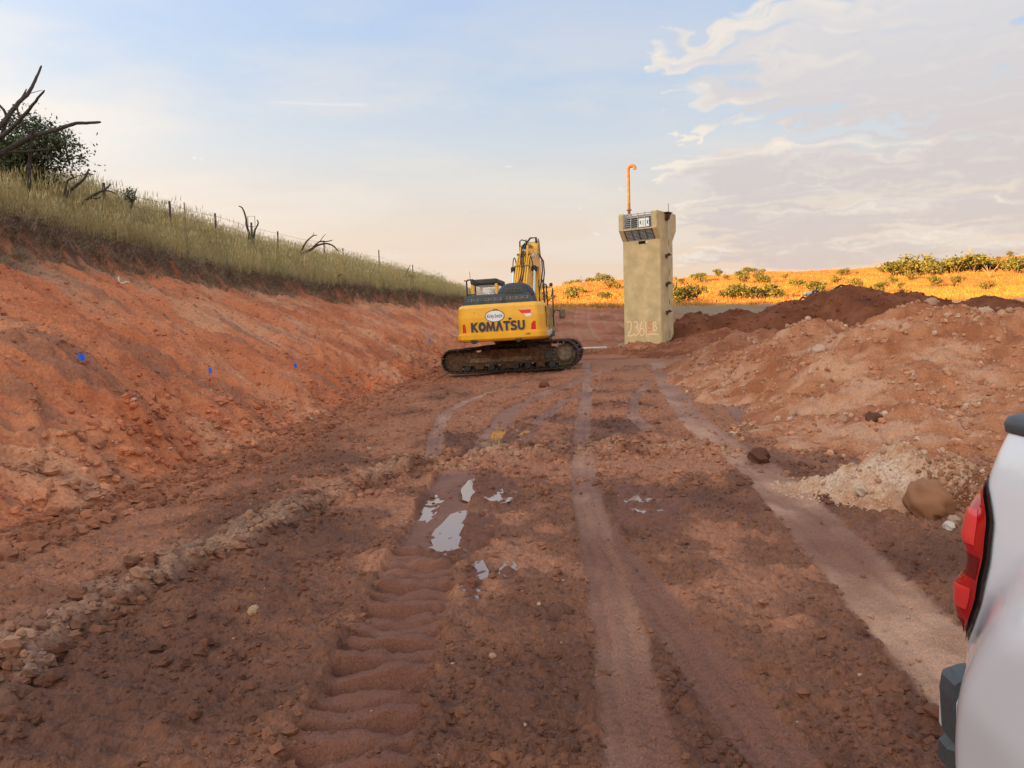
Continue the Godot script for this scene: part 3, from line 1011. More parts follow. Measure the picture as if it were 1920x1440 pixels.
func build_tower() -> void:
	# local axes: the front with the painted number faces +z, the gate stem runs down the right side (+x)
	var t := thing("intake_tower", "tall tan concrete intake tower with flared top, barred racks and painted number", "tower", Vector3(8.3, 0.0, -46.2), Vector3(0, deg_to_rad(-36.5), 0))
	var W := 1.22         # half width of the shaft
	var D := 0.85         # half depth
	var yn := 6.85        # where the flare starts
	var yf := 7.45        # where it ends
	var yt := 8.42
	var o := 0.46         # how far the flare stands out
	var cw := 0.29        # thickness of the two cheek walls that carry the racks
	# shaft
	var st := mb()
	st.set_smooth_group(-1)
	var cc := 0.05
	var plan := PackedVector2Array([Vector2(-W + cc, -D), Vector2(W - cc, -D), Vector2(W, -D + cc), Vector2(W, D - cc), Vector2(W - cc, D), Vector2(-W + cc, D), Vector2(-W, D - cc), Vector2(-W, -D + cc)])
	var up := Transform3D(Basis(Vector3(1, 0, 0), Vector3(0, 0, 1), Vector3(0, -1, 0)), Vector3(0, (yn - 1.2) / 2.0, 0))
	prism(st, plan, yn + 1.2, up)
	part("shaft", done(st), M.concrete, t)
	# two cheek walls, flared to the front and the back
	var prof := PackedVector2Array([Vector2(-D, yn), Vector2(-D - o, yf), Vector2(-D - o, yt - 0.08), Vector2(-D - o + 0.04, yt), Vector2(D + o - 0.04, yt), Vector2(D + o, yt - 0.08), Vector2(D + o, yf), Vector2(D, yn)])
	for s in [-1.0, 1.0]:
		var k := mb()
		# profile (z, y) pushed along x
		var x := Transform3D(Basis(Vector3(0, 0, 1), Vector3(0, 1, 0), Vector3(1, 0, 0)), Vector3(s * (W - cw / 2.0), 0.002, 0))
		prism(k, prof, cw, x)
		part("cheek_wall", done(k), M.concrete, t)
	# top slab and inner wall behind the racks
	part("top_slab", box_mesh(Vector3(W * 2 - cw * 2, 0.14, D * 2 + 0.1), 0.01, Vector3(0, yt - 0.16, 0)), M.concrete, t)
	part("inner_wall", box_mesh(Vector3(W * 2 - cw * 2, yt - yn - 0.2, 0.16), 0.0, Vector3(0, (yt + yn) / 2 - 0.1, -0.3)), M.rack_dark, t)
	# racks: upright one and sloping one, front and back
	for s in [1.0, -1.0]:
		var half := W - cw
		var rk := Node3D.new()
		rk.name = "trash_rack"
		t.add_child(rk, true)
		for k in 8:
			var y := yf + 0.10 + k * 0.115
			part("bar", tube_mesh([Vector3(-half, y, s * (D + o - 0.10)), Vector3(half, y, s * (D + o - 0.10))], 0.022, 6), M.galv, rk)
		for k in 5:
			var x := lerpf(-half + 0.05, half - 0.05, k / 4.0)
			part("upright", box_mesh(Vector3(0.05, yt - yf - 0.06, 0.05), 0.005, Vector3(x, (yt + yf) / 2, s * (D + o - 0.055))), M.galv, rk)
		var rs := Node3D.new()
		rs.name = "sloping_rack"
		t.add_child(rs, true)
		for k in 8:
			var q := (k + 0.6) / 8.0
			var y := lerpf(yn, yf, q)
			var z := lerpf(D, D + o, q) - 0.06
			part("bar", tube_mesh([Vector3(-half, y, s * z), Vector3(half, y, s * z)], 0.022, 6), M.galv, rs)
		for k in 5:
			var x := lerpf(-half + 0.05, half - 0.05, k / 4.0)
			part("rib", tube_mesh([Vector3(x, yn + 0.02, s * (D - 0.02)), Vector3(x, yf, s * (D + o - 0.02))], 0.03, 6), M.rack_dark, rs)
		part("sill", box_mesh(Vector3(half * 2, 0.09, 0.12), 0.01, Vector3(0, yf + 0.015, s * (D + o - 0.065))), M.concrete, t)
		# bolts that hold the bars to the cheeks
		if s > 0:
			for e in [-1.0, 1.0]:
				for k in 8:
					part("bolt", box_mesh(Vector3(0.085, 0.05, 0.05), 0.01, Vector3(e * (half - 0.03), yf + 0.10 + k * 0.115, D + o - 0.045)), M.galv, t)
	# white notice board behind the bars, two panels with dark marks
	var nb := part("notice_board", box_mesh(Vector3(0.66, 0.5, 0.02), 0.004, Vector3(0.42, yf + 0.35, D + o - 0.005)), M.white_sticker, t)
	part("board_mark", box_mesh(Vector3(0.05, 0.2, 0.01), 0.0, Vector3(0.20, yf + 0.36, D + o + 0.008)), M.black, nb)
	part("board_mark", box_mesh(Vector3(0.06, 0.2, 0.01), 0.0, Vector3(0.66, yf + 0.36, D + o + 0.008)), M.charcoal, nb)
	part("board_mark", box_mesh(Vector3(0.025, 0.44, 0.01), 0.0, Vector3(0.52, yf + 0.35, D + o + 0.008)), M.charcoal, nb)
	for k in 4:
		part("board_mark", box_mesh(Vector3(0.15, 0.012, 0.01), 0.0, Vector3(0.37, yf + 0.24 + k * 0.07, D + o + 0.008)), M.charcoal, nb)
	# the dark port below the sloping rack with its frame
	var port := part("port", box_mesh(Vector3(0.46, 0.18, 0.05), 0.0, Vector3(0.07, yn - 0.13, D - 0.017)), M.gloss_black, t)
	part("port_tag", box_mesh(Vector3(0.11, 0.09, 0.03), 0.0, Vector3(0.36, yn - 0.14, D + 0.015)), M.white_sticker, port)
	# the gate stem down the right side
	var zs := 0.05
	for seg in [[0.35, 1.05], [1.6, 3.05], [3.35, 4.75], [5.1, 6.5], [6.8, 8.2]]:
		part("stem", tube_mesh([Vector3(W + 0.16, seg[0], zs), Vector3(W + 0.16, seg[1], zs)], 0.032, 8), M.galv, t)
	part("stem", tube_mesh([Vector3(W + 0.16, -0.8, zs), Vector3(W + 0.16, 8.9, zs)], 0.016, 6), M.dark_rust, t)
	for y in [0.85, 2.65, 4.3, 5.95, 6.62]:
		if y > 6.6:
			continue
		var g := part("stem_guide", box_mesh(Vector3(0.24, 0.07, 0.34), 0.01, Vector3(W + 0.12, y, zs)), M.dark_rust, t)
		part("wedge", box_mesh(Vector3(0.12, 0.22, 0.10), 0.02, Vector3(W + 0.08, y - 0.08, zs + 0.14)), M.dark_rust, g)
		part("collar", tube_mesh([Vector3(W + 0.16, y - 0.06, zs), Vector3(W + 0.16, y + 0.1, zs)], 0.07, 8), M.dark_rust, g)
	var bench := part("hoist_bench", box_mesh(Vector3(0.34, 0.05, 0.62), 0.005, Vector3(W + 0.12, 8.38, zs)), M.dark_rust, t)
	part("brace", tube_mesh([Vector3(W + 0.02, 7.95, zs + 0.12), Vector3(W + 0.22, 8.36, zs + 0.12)], 0.06, 6), M.dark_rust, bench)
	part("brace", tube_mesh([Vector3(W + 0.02, 7.95, zs - 0.12), Vector3(W + 0.22, 8.36, zs - 0.12)], 0.06, 6), M.dark_rust, bench)
	part("hoist_nut", tube_mesh([Vector3(W + 0.16, 8.0, zs), Vector3(W + 0.16, 8.36, zs)], 0.08, 8), M.dark_rust, bench)
	# painted elevation number, sprayed by hand
	var z := D + 0.003
	var num := [
		[M.spray, 0.085, arc(Vector2(-0.90, 0.72), 0.15, 0.17, 160, -20) + [Vector2(-0.78, 0.42), Vector2(-0.92, 0.16), Vector2(-1.04, 0.03), Vector2(-0.80, 0.02), Vector2(-0.60, 0.09)]],
		[M.spray, 0.075, arc(Vector2(-0.46, 0.70), 0.13, 0.17, 150, -80) + arc(Vector2(-0.45, 0.28), 0.16, 0.23, 80, -150)],
		[M.spray, 0.075, [Vector2(-0.06, 0.88), Vector2(-0.17, 0.55)] + arc(Vector2(-0.06, 0.24), 0.14, 0.22, 160, 520, 16)],
		[M.spray, 0.065, [Vector2(0.18, 0.84), Vector2(0.20, 0.35), Vector2(0.23, -0.06)]],
		[M.spray_red, 0.10, [Vector2(0.56, 0.80), Vector2(0.37, 0.79), Vector2(0.36, 0.60)] + arc(Vector2(0.45, 0.47), 0.13, 0.14, 110, -150)],
		[M.spray, 0.08, arc(Vector2(0.76, 0.69), 0.085, 0.11, -90, 270, 12) + arc(Vector2(0.77, 0.44), 0.11, 0.13, 90, 450, 12)],
		[M.spray, 0.075, [Vector2(0.30, 0.08), Vector2(0.62, 0.11), Vector2(1.02, 0.07)]],
	]
	for k in num.size():
		var pts := []
		for p in num[k][2]:
			pts.append(p + Vector2(0.03, 1.24))
		stroke(t, "painted_digit" if k < 6 else "painted_underline", pts, num[k][1], num[k][0], z)
	# vent pipe with its elbow on the left back corner
	var v := thing("vent_pipe", "rusty orange vent pipe with a hooked top standing on the tower", "pipe", Vector3(0, 0, 0))
	var b0 := t.transform * Vector3(-W + 0.20, yt, 0.35)
	v.position = b0
	part("flange", tube_mesh([Vector3(0, 0.0, 0), Vector3(0, 0.10, 0)], 0.17, 12), M.galv, v)
	part("pipe", tube_mesh([Vector3(0, 0.1, 0), Vector3(0, 0.35, 0), Vector3(-0.02, 2.75, 0)], 0.085, 10), M.rust, v)
	part("lower_flange", tube_mesh([Vector3(0, 0.32, 0), Vector3(0, 0.38, 0)], 0.15, 12), M.rust, v)
	var bend := []
	for k in 7:
		var a := PI - k * PI / 2.0 / 6.0
		bend.append(Vector3(0.17 + cos(a) * 0.19, 2.75 + sin(a) * 0.19, 0))
	bend.append(Vector3(0.30, 2.94, 0))
	bend.append(Vector3(0.37, 2.87, 0))
	bend.append(Vector3(0.38, 2.74, 0))
	part("elbow", tube_mesh(bend, 0.10, 10), M.rust, v)
	# left side fittings: two small black floats and a slab at the foot
	for y in [2.28, 0.55]:
		var f := part("side_bracket", box_mesh(Vector3(0.14, 0.26, 0.14), 0.03, Vector3(-W - 0.06, y, 0.5)), M.black, t)
		part("bracket_plate", box_mesh(Vector3(0.03, 0.34, 0.2), 0.0, Vector3(-W - 0.015, y, 0.5)), M.rack_dark, f)


# ------------------------------------------------------------------ excavator
func loft(st: SurfaceTool, rings: Array, cap_low := true, cap_high := true) -> void:
	# closed rings of the same number of points, joined
	st.set_smooth_group(-1)
	var n: int = rings[0].size()
	for i in rings.size() - 1:
		for k in n:
			var k2 := (k + 1) % n
			quad(st, rings[i][k], rings[i + 1][k], rings[i + 1][k2], rings[i][k2])
	for e in [[0, cap_low], [rings.size() - 1, cap_high]]:
		if e[1]:
			var c := Vector3.ZERO
			for p in rings[e[0]]:
				c += p / n
			for k in n:
				st.add_vertex(c); st.add_vertex(rings[e[0]][k]); st.add_vertex(rings[e[0]][(k + 1) % n])


func counterweight_ring(y: float, inset: float) -> Array:
	# plan of the counterweight: a broad flat back (+z) with rounded corners
	var out := []
	var hw := 1.52 - inset
	var zb := 3.30 - inset
	var r := 0.27
	var rz := 0.85
	out.append(Vector3(-hw, y, 1.85))
	for k in 7:
		var a := PI - k / 6.0 * PI / 2.0
		out.append(Vector3(-hw + r + cos(a) * r, y, zb - rz + sin(a) * rz))
	# the back bulges a little
	out.append(Vector3(-0.5, y, zb + 0.05))
	out.append(Vector3(0.5, y, zb + 0.05))
	for k in 7:
		var a := PI / 2.0 - k / 6.0 * PI / 2.0
		out.append(Vector3(hw - r + cos(a) * r, y, zb - rz + sin(a) * rz))
	out.append(Vector3(hw, y, 1.85))
	return out


func lettering(parent: Node3D, called: String, text: String, height: float, at: Vector3, m: Material, stretch := 1.0, depth := 0.012, bold := true) -> void:
	var f := SystemFont.new()
	f.font_names = PackedStringArray(["Droid Sans"])
	f.font_weight = 900 if bold else 400
	var tm := TextMesh.new()
	tm.text = text
	tm.font = f
	tm.font_size = 64
	tm.pixel_size = height / 46.0
	tm.depth = depth
	tm.curve_step = 1.0
	var o := MeshInstance3D.new()
	o.name = called
	o.mesh = tm
	o.material_override = m
	parent.add_child(o, true)
	o.position = at
	o.scale = Vector3(stretch, 1, 1)


func block_letters(parent: Node3D, text: String, at: Vector3, w: float, h: float) -> void:
	# heavy block capitals, each a part of its own, from bars in a unit square
	var shapes := {
		"K": [[[0, 0], [0.3, 0], [0.3, 1], [0, 1]], [[0.3, 0.40], [0.70, 0.0], [1.05, 0.0], [0.52, 0.56], [1.02, 1.0], [0.66, 1.0], [0.3, 0.66]]],
		"M": [[[-0.05, 0], [0.22, 0], [0.30, 0.55], [0.52, 0.0], [0.68, 0.0], [0.90, 0.55], [0.98, 0], [1.25, 0], [1.12, 1], [0.84, 1], [0.60, 0.42], [0.36, 1], [0.08, 1]]],
		"A": [[[-0.02, 0], [0.28, 0], [0.52, 0.62], [0.76, 0], [1.08, 0], [0.68, 1], [0.38, 1]]],
		"T": [[[0.36, 0], [0.66, 0], [0.66, 0.78], [0.98, 0.78], [0.98, 1], [0.04, 1], [0.04, 0.78], [0.36, 0.78]]],
		"S": [[[0.04, 0.04], [0.5, -0.02], [0.86, 0.06], [0.96, 0.3], [0.84, 0.52], [0.36, 0.68], [0.40, 0.80], [0.86, 0.76], [0.88, 0.96], [0.5, 1.02], [0.14, 0.94], [0.04, 0.70], [0.16, 0.48], [0.64, 0.32], [0.58, 0.20], [0.04, 0.25]]],
		"U": [[[0, 1], [0, 0.34], [0.14, 0.06], [0.5, -0.03], [0.86, 0.06], [1, 0.34], [1, 1], [0.70, 1], [0.70, 0.34], [0.62, 0.22], [0.5, 0.19], [0.38, 0.22], [0.30, 0.34], [0.30, 1]]]}
	var x := 0.0
	var dx := {"K": 1.08, "O": 1.12, "M": 1.30, "A": 1.06, "T": 1.02, "S": 1.04, "U": 1.0}
	for k in text.length():
		var ch := text[k]
		var st := mb()
		st.set_smooth_group(-1)
		var bulge := 0.045 - 0.028 * absf(x * w - 0.9) * absf(x * w - 0.9)
		if ch == "O":
			for q in 20:
				var a0 := TAU * q / 20.0
				var a1 := TAU * (q + 1) / 20.0
				var pin := PackedVector2Array()
				for v in [[a0, 0.20, 0.19], [a0, 0.54, 0.53], [a1, 0.54, 0.53], [a1, 0.20, 0.19]]:
					pin.append(Vector2((0.52 + cos(v[0]) * v[1]) * w, (0.5 + sin(v[0]) * v[2]) * h))
				prism(st, pin, 0.014, Transform3D(Basis.IDENTITY, at + Vector3(x * w, 0, bulge)))
		else:
			for poly in shapes[ch]:
				var pin := PackedVector2Array()
				for v in poly:
					pin.append(Vector2(v[0] * w, v[1] * h))
				prism(st, pin, 0.014, Transform3D(Basis.IDENTITY, at + Vector3(x * w, 0, bulge)))
		part("letter", done(st), M.letter, parent)
		x += dx[ch]


func build_excavator() -> void:
	var e := thing("excavator", "yellow crawler excavator seen from behind, parked at the foot of the red bank", "excavator", Vector3(0.16, 0.30, -28.5), Vector3(0, deg_to_rad(-8.5), deg_to_rad(1.8)))
	# ---------------- crawlers
	var path := []
	var L := 1.95
	var R := 0.47
	for k in 9:
		path.append(Vector2(lerpf(-L + 0.1, L - 0.1, k / 8.0), 0.045))
	for k in range(1, 10):
		var a := -PI / 2.0 + k / 10.0 * PI
		path.append(Vector2(L + cos(a) * R, 0.045 + R + sin(a) * R))
	path.append_array([Vector2(L - 0.1, 0.985), Vector2(1.2, 0.985), Vector2(0.55, 0.945), Vector2(-0.1, 0.965), Vector2(-0.8, 0.925), Vector2(-1.4, 0.86)])
	for k in range(1, 9):
		var a := PI / 2.0 + k / 9.0 * PI
		path.append(Vector2(-L - 0.02 + cos(a) * 0.44, 0.045 + 0.41 + sin(a) * 0.41))
	path.append(path[0])
	var total := 0.0
	for i in path.size() - 1:
		total += path[i].distance_to(path[i + 1])
	var n_shoes := 50
	var sh := mb()
	box(sh, Vector3.ZERO, Vector3(0.205, 0.028, 0.70), Basis.IDENTITY, 0.006)
	for k in [-0.075, 0.0, 0.075]:
		box(sh, Vector3(k, -0.028, 0), Vector3(0.022, 0.034, 0.70), Basis.IDENTITY, 0.004)
	var shoe := done(sh)
	var lk := mb()
	box(lk, Vector3(0, 0.055, 0), Vector3(0.17, 0.08, 0.23), Basis.IDENTITY, 0.02)
	var link := done(lk)
	var roller := mb()
	disc(roller, Vector3.ZERO, Vector3(0, 0, 1), [[0.0, -0.2], [0.11, -0.2], [0.11, -0.1], [0.075, -0.06], [0.075, 0.06], [0.11, 0.1], [0.11, 0.2], [0.0, 0.2]], 14)
	var roller_mesh := done(roller)
	for side in [1.0, -1.0]:
		var tr := Node3D.new()
		tr.name = "crawler"
		e.add_child(tr, true)
		tr.position = Vector3(0, 0, side * 1.30)
		var seg := 0
		var run := 0.0
		for s in n_shoes:
			var want := total * (s + 0.3) / n_shoes
			while seg < path.size() - 2 and run + path[seg].distance_to(path[seg + 1]) < want:
				run += path[seg].distance_to(path[seg + 1])
				seg += 1
			var t: Vector2 = (path[seg + 1] - path[seg]).normalized()
			var p: Vector2 = path[seg] + t * (want - run)
			var so := part("track_shoe", shoe, M.track, tr, Vector3(p.x, p.y, 0), Vector3(0, 0, t.angle()))
			so.rotation.z = t.angle()
			var lo := part("track_link", link, M.track, tr, Vector3(p.x, p.y, 0))
			lo.rotation.z = t.angle()
		# frame beam
		var prof := PackedVector2Array([Vector2(-1.75, 0.30), Vector2(-1.80, 0.45), Vector2(-1.60, 0.66), Vector2(-0.6, 0.80), Vector2(1.0, 0.80), Vector2(1.52, 0.74), Vector2(1.56, 0.34), Vector2(1.3, 0.28), Vector2(-1.5, 0.26)])
		var fr := mb()
		prism(fr, prof, 0.46, Transform3D(Basis.IDENTITY, Vector3(0, 0, 0)))
		part("track_frame", done(fr), M.muddy, tr)
		part("frame_plate", box_mesh(Vector3(2.3, 0.16, 0.03), 0.008, Vector3(-0.25, 0.44, side * 0.245)), M.dust_panel, tr)
		part("frame_plate", box_mesh(Vector3(0.42, 0.34, 0.035), 0.01, Vector3(1.02, 0.50, side * 0.25)), M.muddy, tr)
		part("frame_plate", box_mesh(Vector3(0.24, 0.28, 0.03), 0.01, Vector3(1.40, 0.52, side * 0.248)), M.charcoal, tr)
		part("step_plate", box_mesh(Vector3(0.34, 0.06, 0.16), 0.012, Vector3(-0.48, 0.52, side * 0.31)), M.muddy, tr)
		for k in 8:
			part("roller", roller_mesh, M.black, tr, Vector3(-1.5 + k * 0.43, 0.20, 0))
		for k in 3:
			part("roller_guard", box_mesh(Vector3(0.30, 0.16, 0.04), 0.01, Vector3(-1.06 + k * 1.08, 0.21, side * 0.235)), M.muddy, tr)
		for k in [-0.75, 0.75]:
			part("carrier_roller", roller_mesh, M.track, tr, Vector3(k, 0.86, 0))
		var idl := mb()
		disc(idl, Vector3(-L - 0.02, 0.455, 0), Vector3(0, 0, 1), [[0.0, -0.11], [0.30, -0.11], [0.36, -0.10], [0.36, 0.10], [0.30, 0.11], [0.0, 0.11]], 28)
		part("idler", done(idl), M.muddy, tr)
		var sp := mb()
		disc(sp, Vector3(L, 0.515, 0), Vector3(0, 0, 1), [[0.0, -0.25], [0.22, -0.25], [0.27, -0.20], [0.27, -0.06], [0.36, -0.045], [0.36, 0.045], [0.27, 0.06], [0.27, 0.20], [0.22, 0.25], [0.0, 0.25]], 28)
		part("sprocket", done(sp), M.dust_panel, tr)
		var tooth := box_mesh(Vector3(0.075, 0.05, 0.07), 0.012)
		for k in 21:
			var a := TAU * k / 21.0
			var to := part("sprocket_tooth", tooth, M.shoe_edge, tr, Vector3(L + cos(a) * 0.385, 0.515 + sin(a) * 0.385, 0))
			to.rotation.z = a
		for k in 12:
			var a := TAU * k / 12.0
			part("sprocket_bolt", box_mesh(Vector3(0.03, 0.03, 0.02), 0.005), M.track, tr, Vector3(L + cos(a) * 0.20, 0.515 + sin(a) * 0.20, side * 0.258))
	# car body and slewing ring
	var cb := mb()
	for s in [-1.0, 1.0]:
		for z in [-1.0, 1.0]:
			tube(cb, [Vector3(s * 0.3, 0.75, z * 0.25), Vector3(s * 0.95, 0.60, z * 1.1)], [0.30, 0.24], 6, true, false)
	box(cb, Vector3(0, 0.75, 0), Vector3(1.5, 0.36, 1.3), Basis.IDENTITY, 0.08)
	part("car_body", done(cb), M.muddy, e)
	var ring := mb()
	disc(ring, Vector3(0, 0.92, 0), Vector3.UP, [[0.0, 0.0], [0.72, 0.0], [0.72, 0.12], [0.66, 0.14], [0.66, 0.24], [0.0, 0.24]], 32)
	part("slewing_ring", done(ring), M.black, e)
	# ---------------- upper works
	var deck := mb()
	box(deck, Vector3(0, 1.21, 0.1), Vector3(2.7, 0.16, 4.1), Basis.IDENTITY, 0.03)
	box(deck, Vector3(-0.45, 1.2, -0.4), Vector3(0.10, 0.30, 4.0), Basis.IDENTITY, 0.02)
	box(deck, Vector3(0.45, 1.2, -0.4), Vector3(0.10, 0.30, 4.0), Basis.IDENTITY, 0.02)
	part("deck", done(deck), M.charcoal, e)
	var cw := mb()
	loft(cw, [counterweight_ring(1.10, 0.16), counterweight_ring(1.14, 0.05), counterweight_ring(1.20, 0.0), counterweight_ring(1.36, -0.005), counterweight_ring(1.385, 0.035), counterweight_ring(1.9, 0.03), counterweight_ring(2.22, 0.05), counterweight_ring(2.30, 0.085), counterweight_ring(2.335, 0.16)])
	var cwo := part("counterweight", done(cw), M.yellow, e)
	part("lifting_slot", box_mesh(Vector3(0.17, 0.06, 0.05), 0.015, Vector3(-0.09, 2.13, 3.305)), M.rust, cwo)
	for x in [-0.86, 0.62]:
		var nt := mb()
		disc(nt, Vector3(x, 1.15, 3.285), Vector3(0, 0, 1), [[0.11, -0.03], [0.11, 0.022], [0.0, 0.022]], 16)
		part("tow_notch", done(nt), M.black, cwo)
	part("corner_scuff", box_mesh(Vector3(0.34, 0.05, 0.012), 0.004, Vector3(0.86, 1.29, 3.322)), M.rust, cwo)
	# reflectors: red quarter shapes at both lower corners
	for s in [-1.0, 1.0]:
		var rf := mb()
		var poly := PackedVector2Array([Vector2(0.0, 0.0), Vector2(0.22, 0.0), Vector2(0.22, 0.27), Vector2(0.15, 0.27), Vector2(0.05, 0.15)])
		if s < 0:
			poly = PackedVector2Array([Vector2(0.0, 0.0), Vector2(0.21, 0.0), Vector2(0.20, 0.13), Vector2(0.10, 0.28), Vector2(0.0, 0.28)])
		prism(rf, poly, 0.016, Transform3D(Basis(Vector3.UP, -0.02 * s), Vector3(0.99 if s > 0 else -1.22, 1.43, 3.268)))
		part("reflector", done(rf), M.red_reflector, cwo)
	var wstick := part("warning_sticker", box_mesh(Vector3(0.50, 0.24, 0.008), 0.0, Vector3(0.83, 1.98, 3.288)), M.white_sticker, cwo)
	part("sticker_band", box_mesh(Vector3(0.49, 0.13, 0.006), 0.0, Vector3(0.83, 2.025, 3.294)), M.red_sticker, wstick)
	var ov := mb()
	var pts := PackedVector2Array()
	for k in 28:
		pts.append(Vector2(cos(TAU * k / 28.0) * 0.315, sin(TAU * k / 28.0) * 0.19))
	prism(ov, pts, 0.008, Transform3D(Basis.IDENTITY, Vector3(-0.12, 1.93, 3.318)))
	var oval := part("oval_sticker", done(ov), M.white_sticker, cwo)
	var rim := []
	for k in 29:
		rim.append(Vector3(-0.12 + cos(TAU * k / 28.0) * 0.315, 1.93 + sin(TAU * k / 28.0) * 0.19, 3.322))
	part("oval_rim", tube_mesh(rim, 0.012, 5), M.charcoal, oval)
	lettering(oval, "sticker_writing", "Kirby-Smith", 0.115, Vector3(-0.12, 1.925, 3.322), mat(Color(0.10, 0.07, 0.22), 0.5), 0.58, 0.006)
	block_letters(cwo, "KOMATSU", Vector3(-0.93, 1.44, 3.30), 0.235, 0.31)
	for k in 5:
		part("faded_mark", box_mesh(Vector3(0.028, 0.04 + 0.01 * (k % 2), 0.005), 0.0, Vector3(-1.02 + k * 0.05 + (0.02 if k > 1 else 0.0), 2.07, 3.262 + k * 0.006)), M.charcoal, cwo)
	part("letter_tab", box_mesh(Vector3(0.10, 0.07, 0.01), 0.0, Vector3(0.38, 1.815, 3.322)), M.letter, cwo)
	# engine hood with its grille windows
	var hood := mb()
	loft(hood, [
		[Vector3(-1.22, 2.30, 1.1), Vector3(1.10, 2.30, 1.1), Vector3(1.10, 2.30, 3.10), Vector3(-1.22, 2.30, 3.10)],
		[Vector3(-1.20, 2.38, 1.1), Vector3(1.08, 2.38, 1.1), Vector3(1.08, 2.38, 3.08), Vector3(-1.20, 2.38, 3.08)],
		[Vector3(-1.13, 2.62, 1.15), Vector3(1.02, 2.62, 1.15), Vector3(1.02, 2.62, 2.86), Vector3(-1.13, 2.62, 2.86)],
		[Vector3(-1.03, 2.68, 1.25), Vector3(0.95, 2.68, 1.25), Vector3(0.95, 2.68, 2.72), Vector3(-1.03, 2.68, 2.72)]])
	var ho := part("engine_hood", done(hood), M.charcoal, e)
	var slope := Basis(Vector3.RIGHT, -0.73)
	for x in [-0.98, -0.78, -0.40, -0.20, 0.0, 0.32, 0.51, 0.70, 0.89]:
		var vent := part("vent_window", box_mesh(Vector3(0.165, 0.13, 0.02), 0.01), M.dust_panel, ho, Vector3(x, 2.50, 2.975), Vector3(-0.73, 0, 0))
		part("vent_hole", box_mesh(Vector3(0.10, 0.07, 0.012), 0.0), M.black, vent, Vector3(0, 0, 0.007))
	for x in [-0.57, 0.16]:
		var hinge := mb()
		disc(hinge, Vector3(x, 2.36, 3.07), Vector3(0, 0, 1), [[0.09, -0.05], [0.09, 0.03], [0.0, 0.03]], 14)
		part("hood_latch", done(hinge), M.charcoal, ho)
	# domed cover over the exhaust cleaner on the right
	var dome := mb()
	var rings := []
	for k in 7:
		var a := k / 6.0 * PI / 2.0
		var w := 0.62 * cos(a * 0.86)
		var dep := 0.62 * cos(a * 0.80)
		var rr := []
		for q in 20:
			var b := TAU * q / 20.0
			var cx := signf(cos(b)) * pow(absf(cos(b)), 0.6)
			var sz := signf(sin(b)) * pow(absf(sin(b)), 0.6)
			rr.append(Vector3(0.46 + cx * w, 2.62 + 0.42 * sin(a), 2.10 + sz * dep))
		rings.append(rr)
	loft(dome, rings, false, true)
	part("domed_cover", done(dome), M.charcoal, e)
	for k in 7:
		for r in 3:
			part("dome_slot", box_mesh(Vector3(0.055, 0.025, 0.02), 0.004, Vector3(0.22 + k * 0.085, 2.70 + r * 0.055, 2.728 - r * 0.012)), M.dust_panel, e)
	# side houses
	part("side_house", box_mesh(Vector3(0.96, 1.0, 1.75), 0.05, Vector3(-0.98, 1.80, 1.10)), M.yellow, e)
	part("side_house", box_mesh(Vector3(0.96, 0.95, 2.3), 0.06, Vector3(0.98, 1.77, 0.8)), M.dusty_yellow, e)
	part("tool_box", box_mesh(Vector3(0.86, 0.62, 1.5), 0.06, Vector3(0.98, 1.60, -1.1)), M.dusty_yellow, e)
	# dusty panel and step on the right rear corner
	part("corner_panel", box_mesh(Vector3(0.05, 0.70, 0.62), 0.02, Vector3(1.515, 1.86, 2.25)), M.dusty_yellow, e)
	part("corner_skirt", box_mesh(Vector3(0.10, 0.16, 1.15), 0.02, Vector3(1.53, 1.30, 2.1), Basis(Vector3.RIGHT, 0.08)), M.pale_plate, e)
	# handrails
	var hr := mb()
	tube(hr, [Vector3(1.36, 2.24, 1.5), Vector3(1.36, 2.95, 1.5), Vector3(1.36, 3.0, 1.44), Vector3(1.36, 3.0, 0.6), Vector3(1.36, 2.2, 0.5)], 0.025, 6)
	tube(hr, [Vector3(1.36, 2.62, 1.5), Vector3(1.36, 2.62, 0.55)], 0.02, 6)
	tube(hr, [Vector3(1.20, 2.22, 1.6), Vector3(1.20, 3.12, 1.6), Vector3(1.24, 3.16, 1.6), Vector3(1.34, 3.12, 1.6), Vector3(1.36, 2.24, 1.6)], 0.022, 6)
	tube(hr, [Vector3(1.46, 2.6, 0.0), Vector3(1.52, 2.9, -0.1), Vector3(1.56, 2.35, 0.5), Vector3(1.58, 1.5, 0.9)], 0.025, 6)
	part("handrail", done(hr), M.black, e)
	var hl := mb()
	tube(hl, [Vector3(-1.28, 2.3, 1.9), Vector3(-1.28, 3.2, 1.9), Vector3(-1.24, 3.26, 1.9), Vector3(-1.05, 3.26, 1.9), Vector3(-0.98, 3.18, 1.9), Vector3(-0.98, 2.4, 1.9)], 0.028, 6)
	tube(hl, [Vector3(-1.28, 2.75, 1.9), Vector3(-0.98, 2.75, 1.9)], 0.022, 6)
	tube(hl, [Vector3(-1.28, 3.24, 1.9), Vector3(-1.36, 3.24, 1.9)], 0.022, 6)
	tube(hl, [Vector3(-1.14, 3.2, 1.9), Vector3(-1.15, 3.55, 1.9)], 0.008, 5)
	part("handrail", done(hl), M.black, e)
	# mirror on a stalk, right
	var ml := part("mirror_arm", tube_mesh([Vector3(1.50, 1.9, 0.2), Vector3(1.60, 2.1, 0.3), Vector3(1.80, 2.05, 0.35)], 0.022, 6), M.black, e)
	part("mirror", box_mesh(Vector3(0.22, 0.36, 0.10), 0.04, Vector3(1.86, 1.95, 0.36)), M.dust_panel, ml)
	part("work_lamp", box_mesh(Vector3(0.12, 0.12, 0.10), 0.03, Vector3(1.50, 3.02, 0.3)), M.black, e)
	# cab on the left front
	var cab := Node3D.new()
	cab.name = "cab"
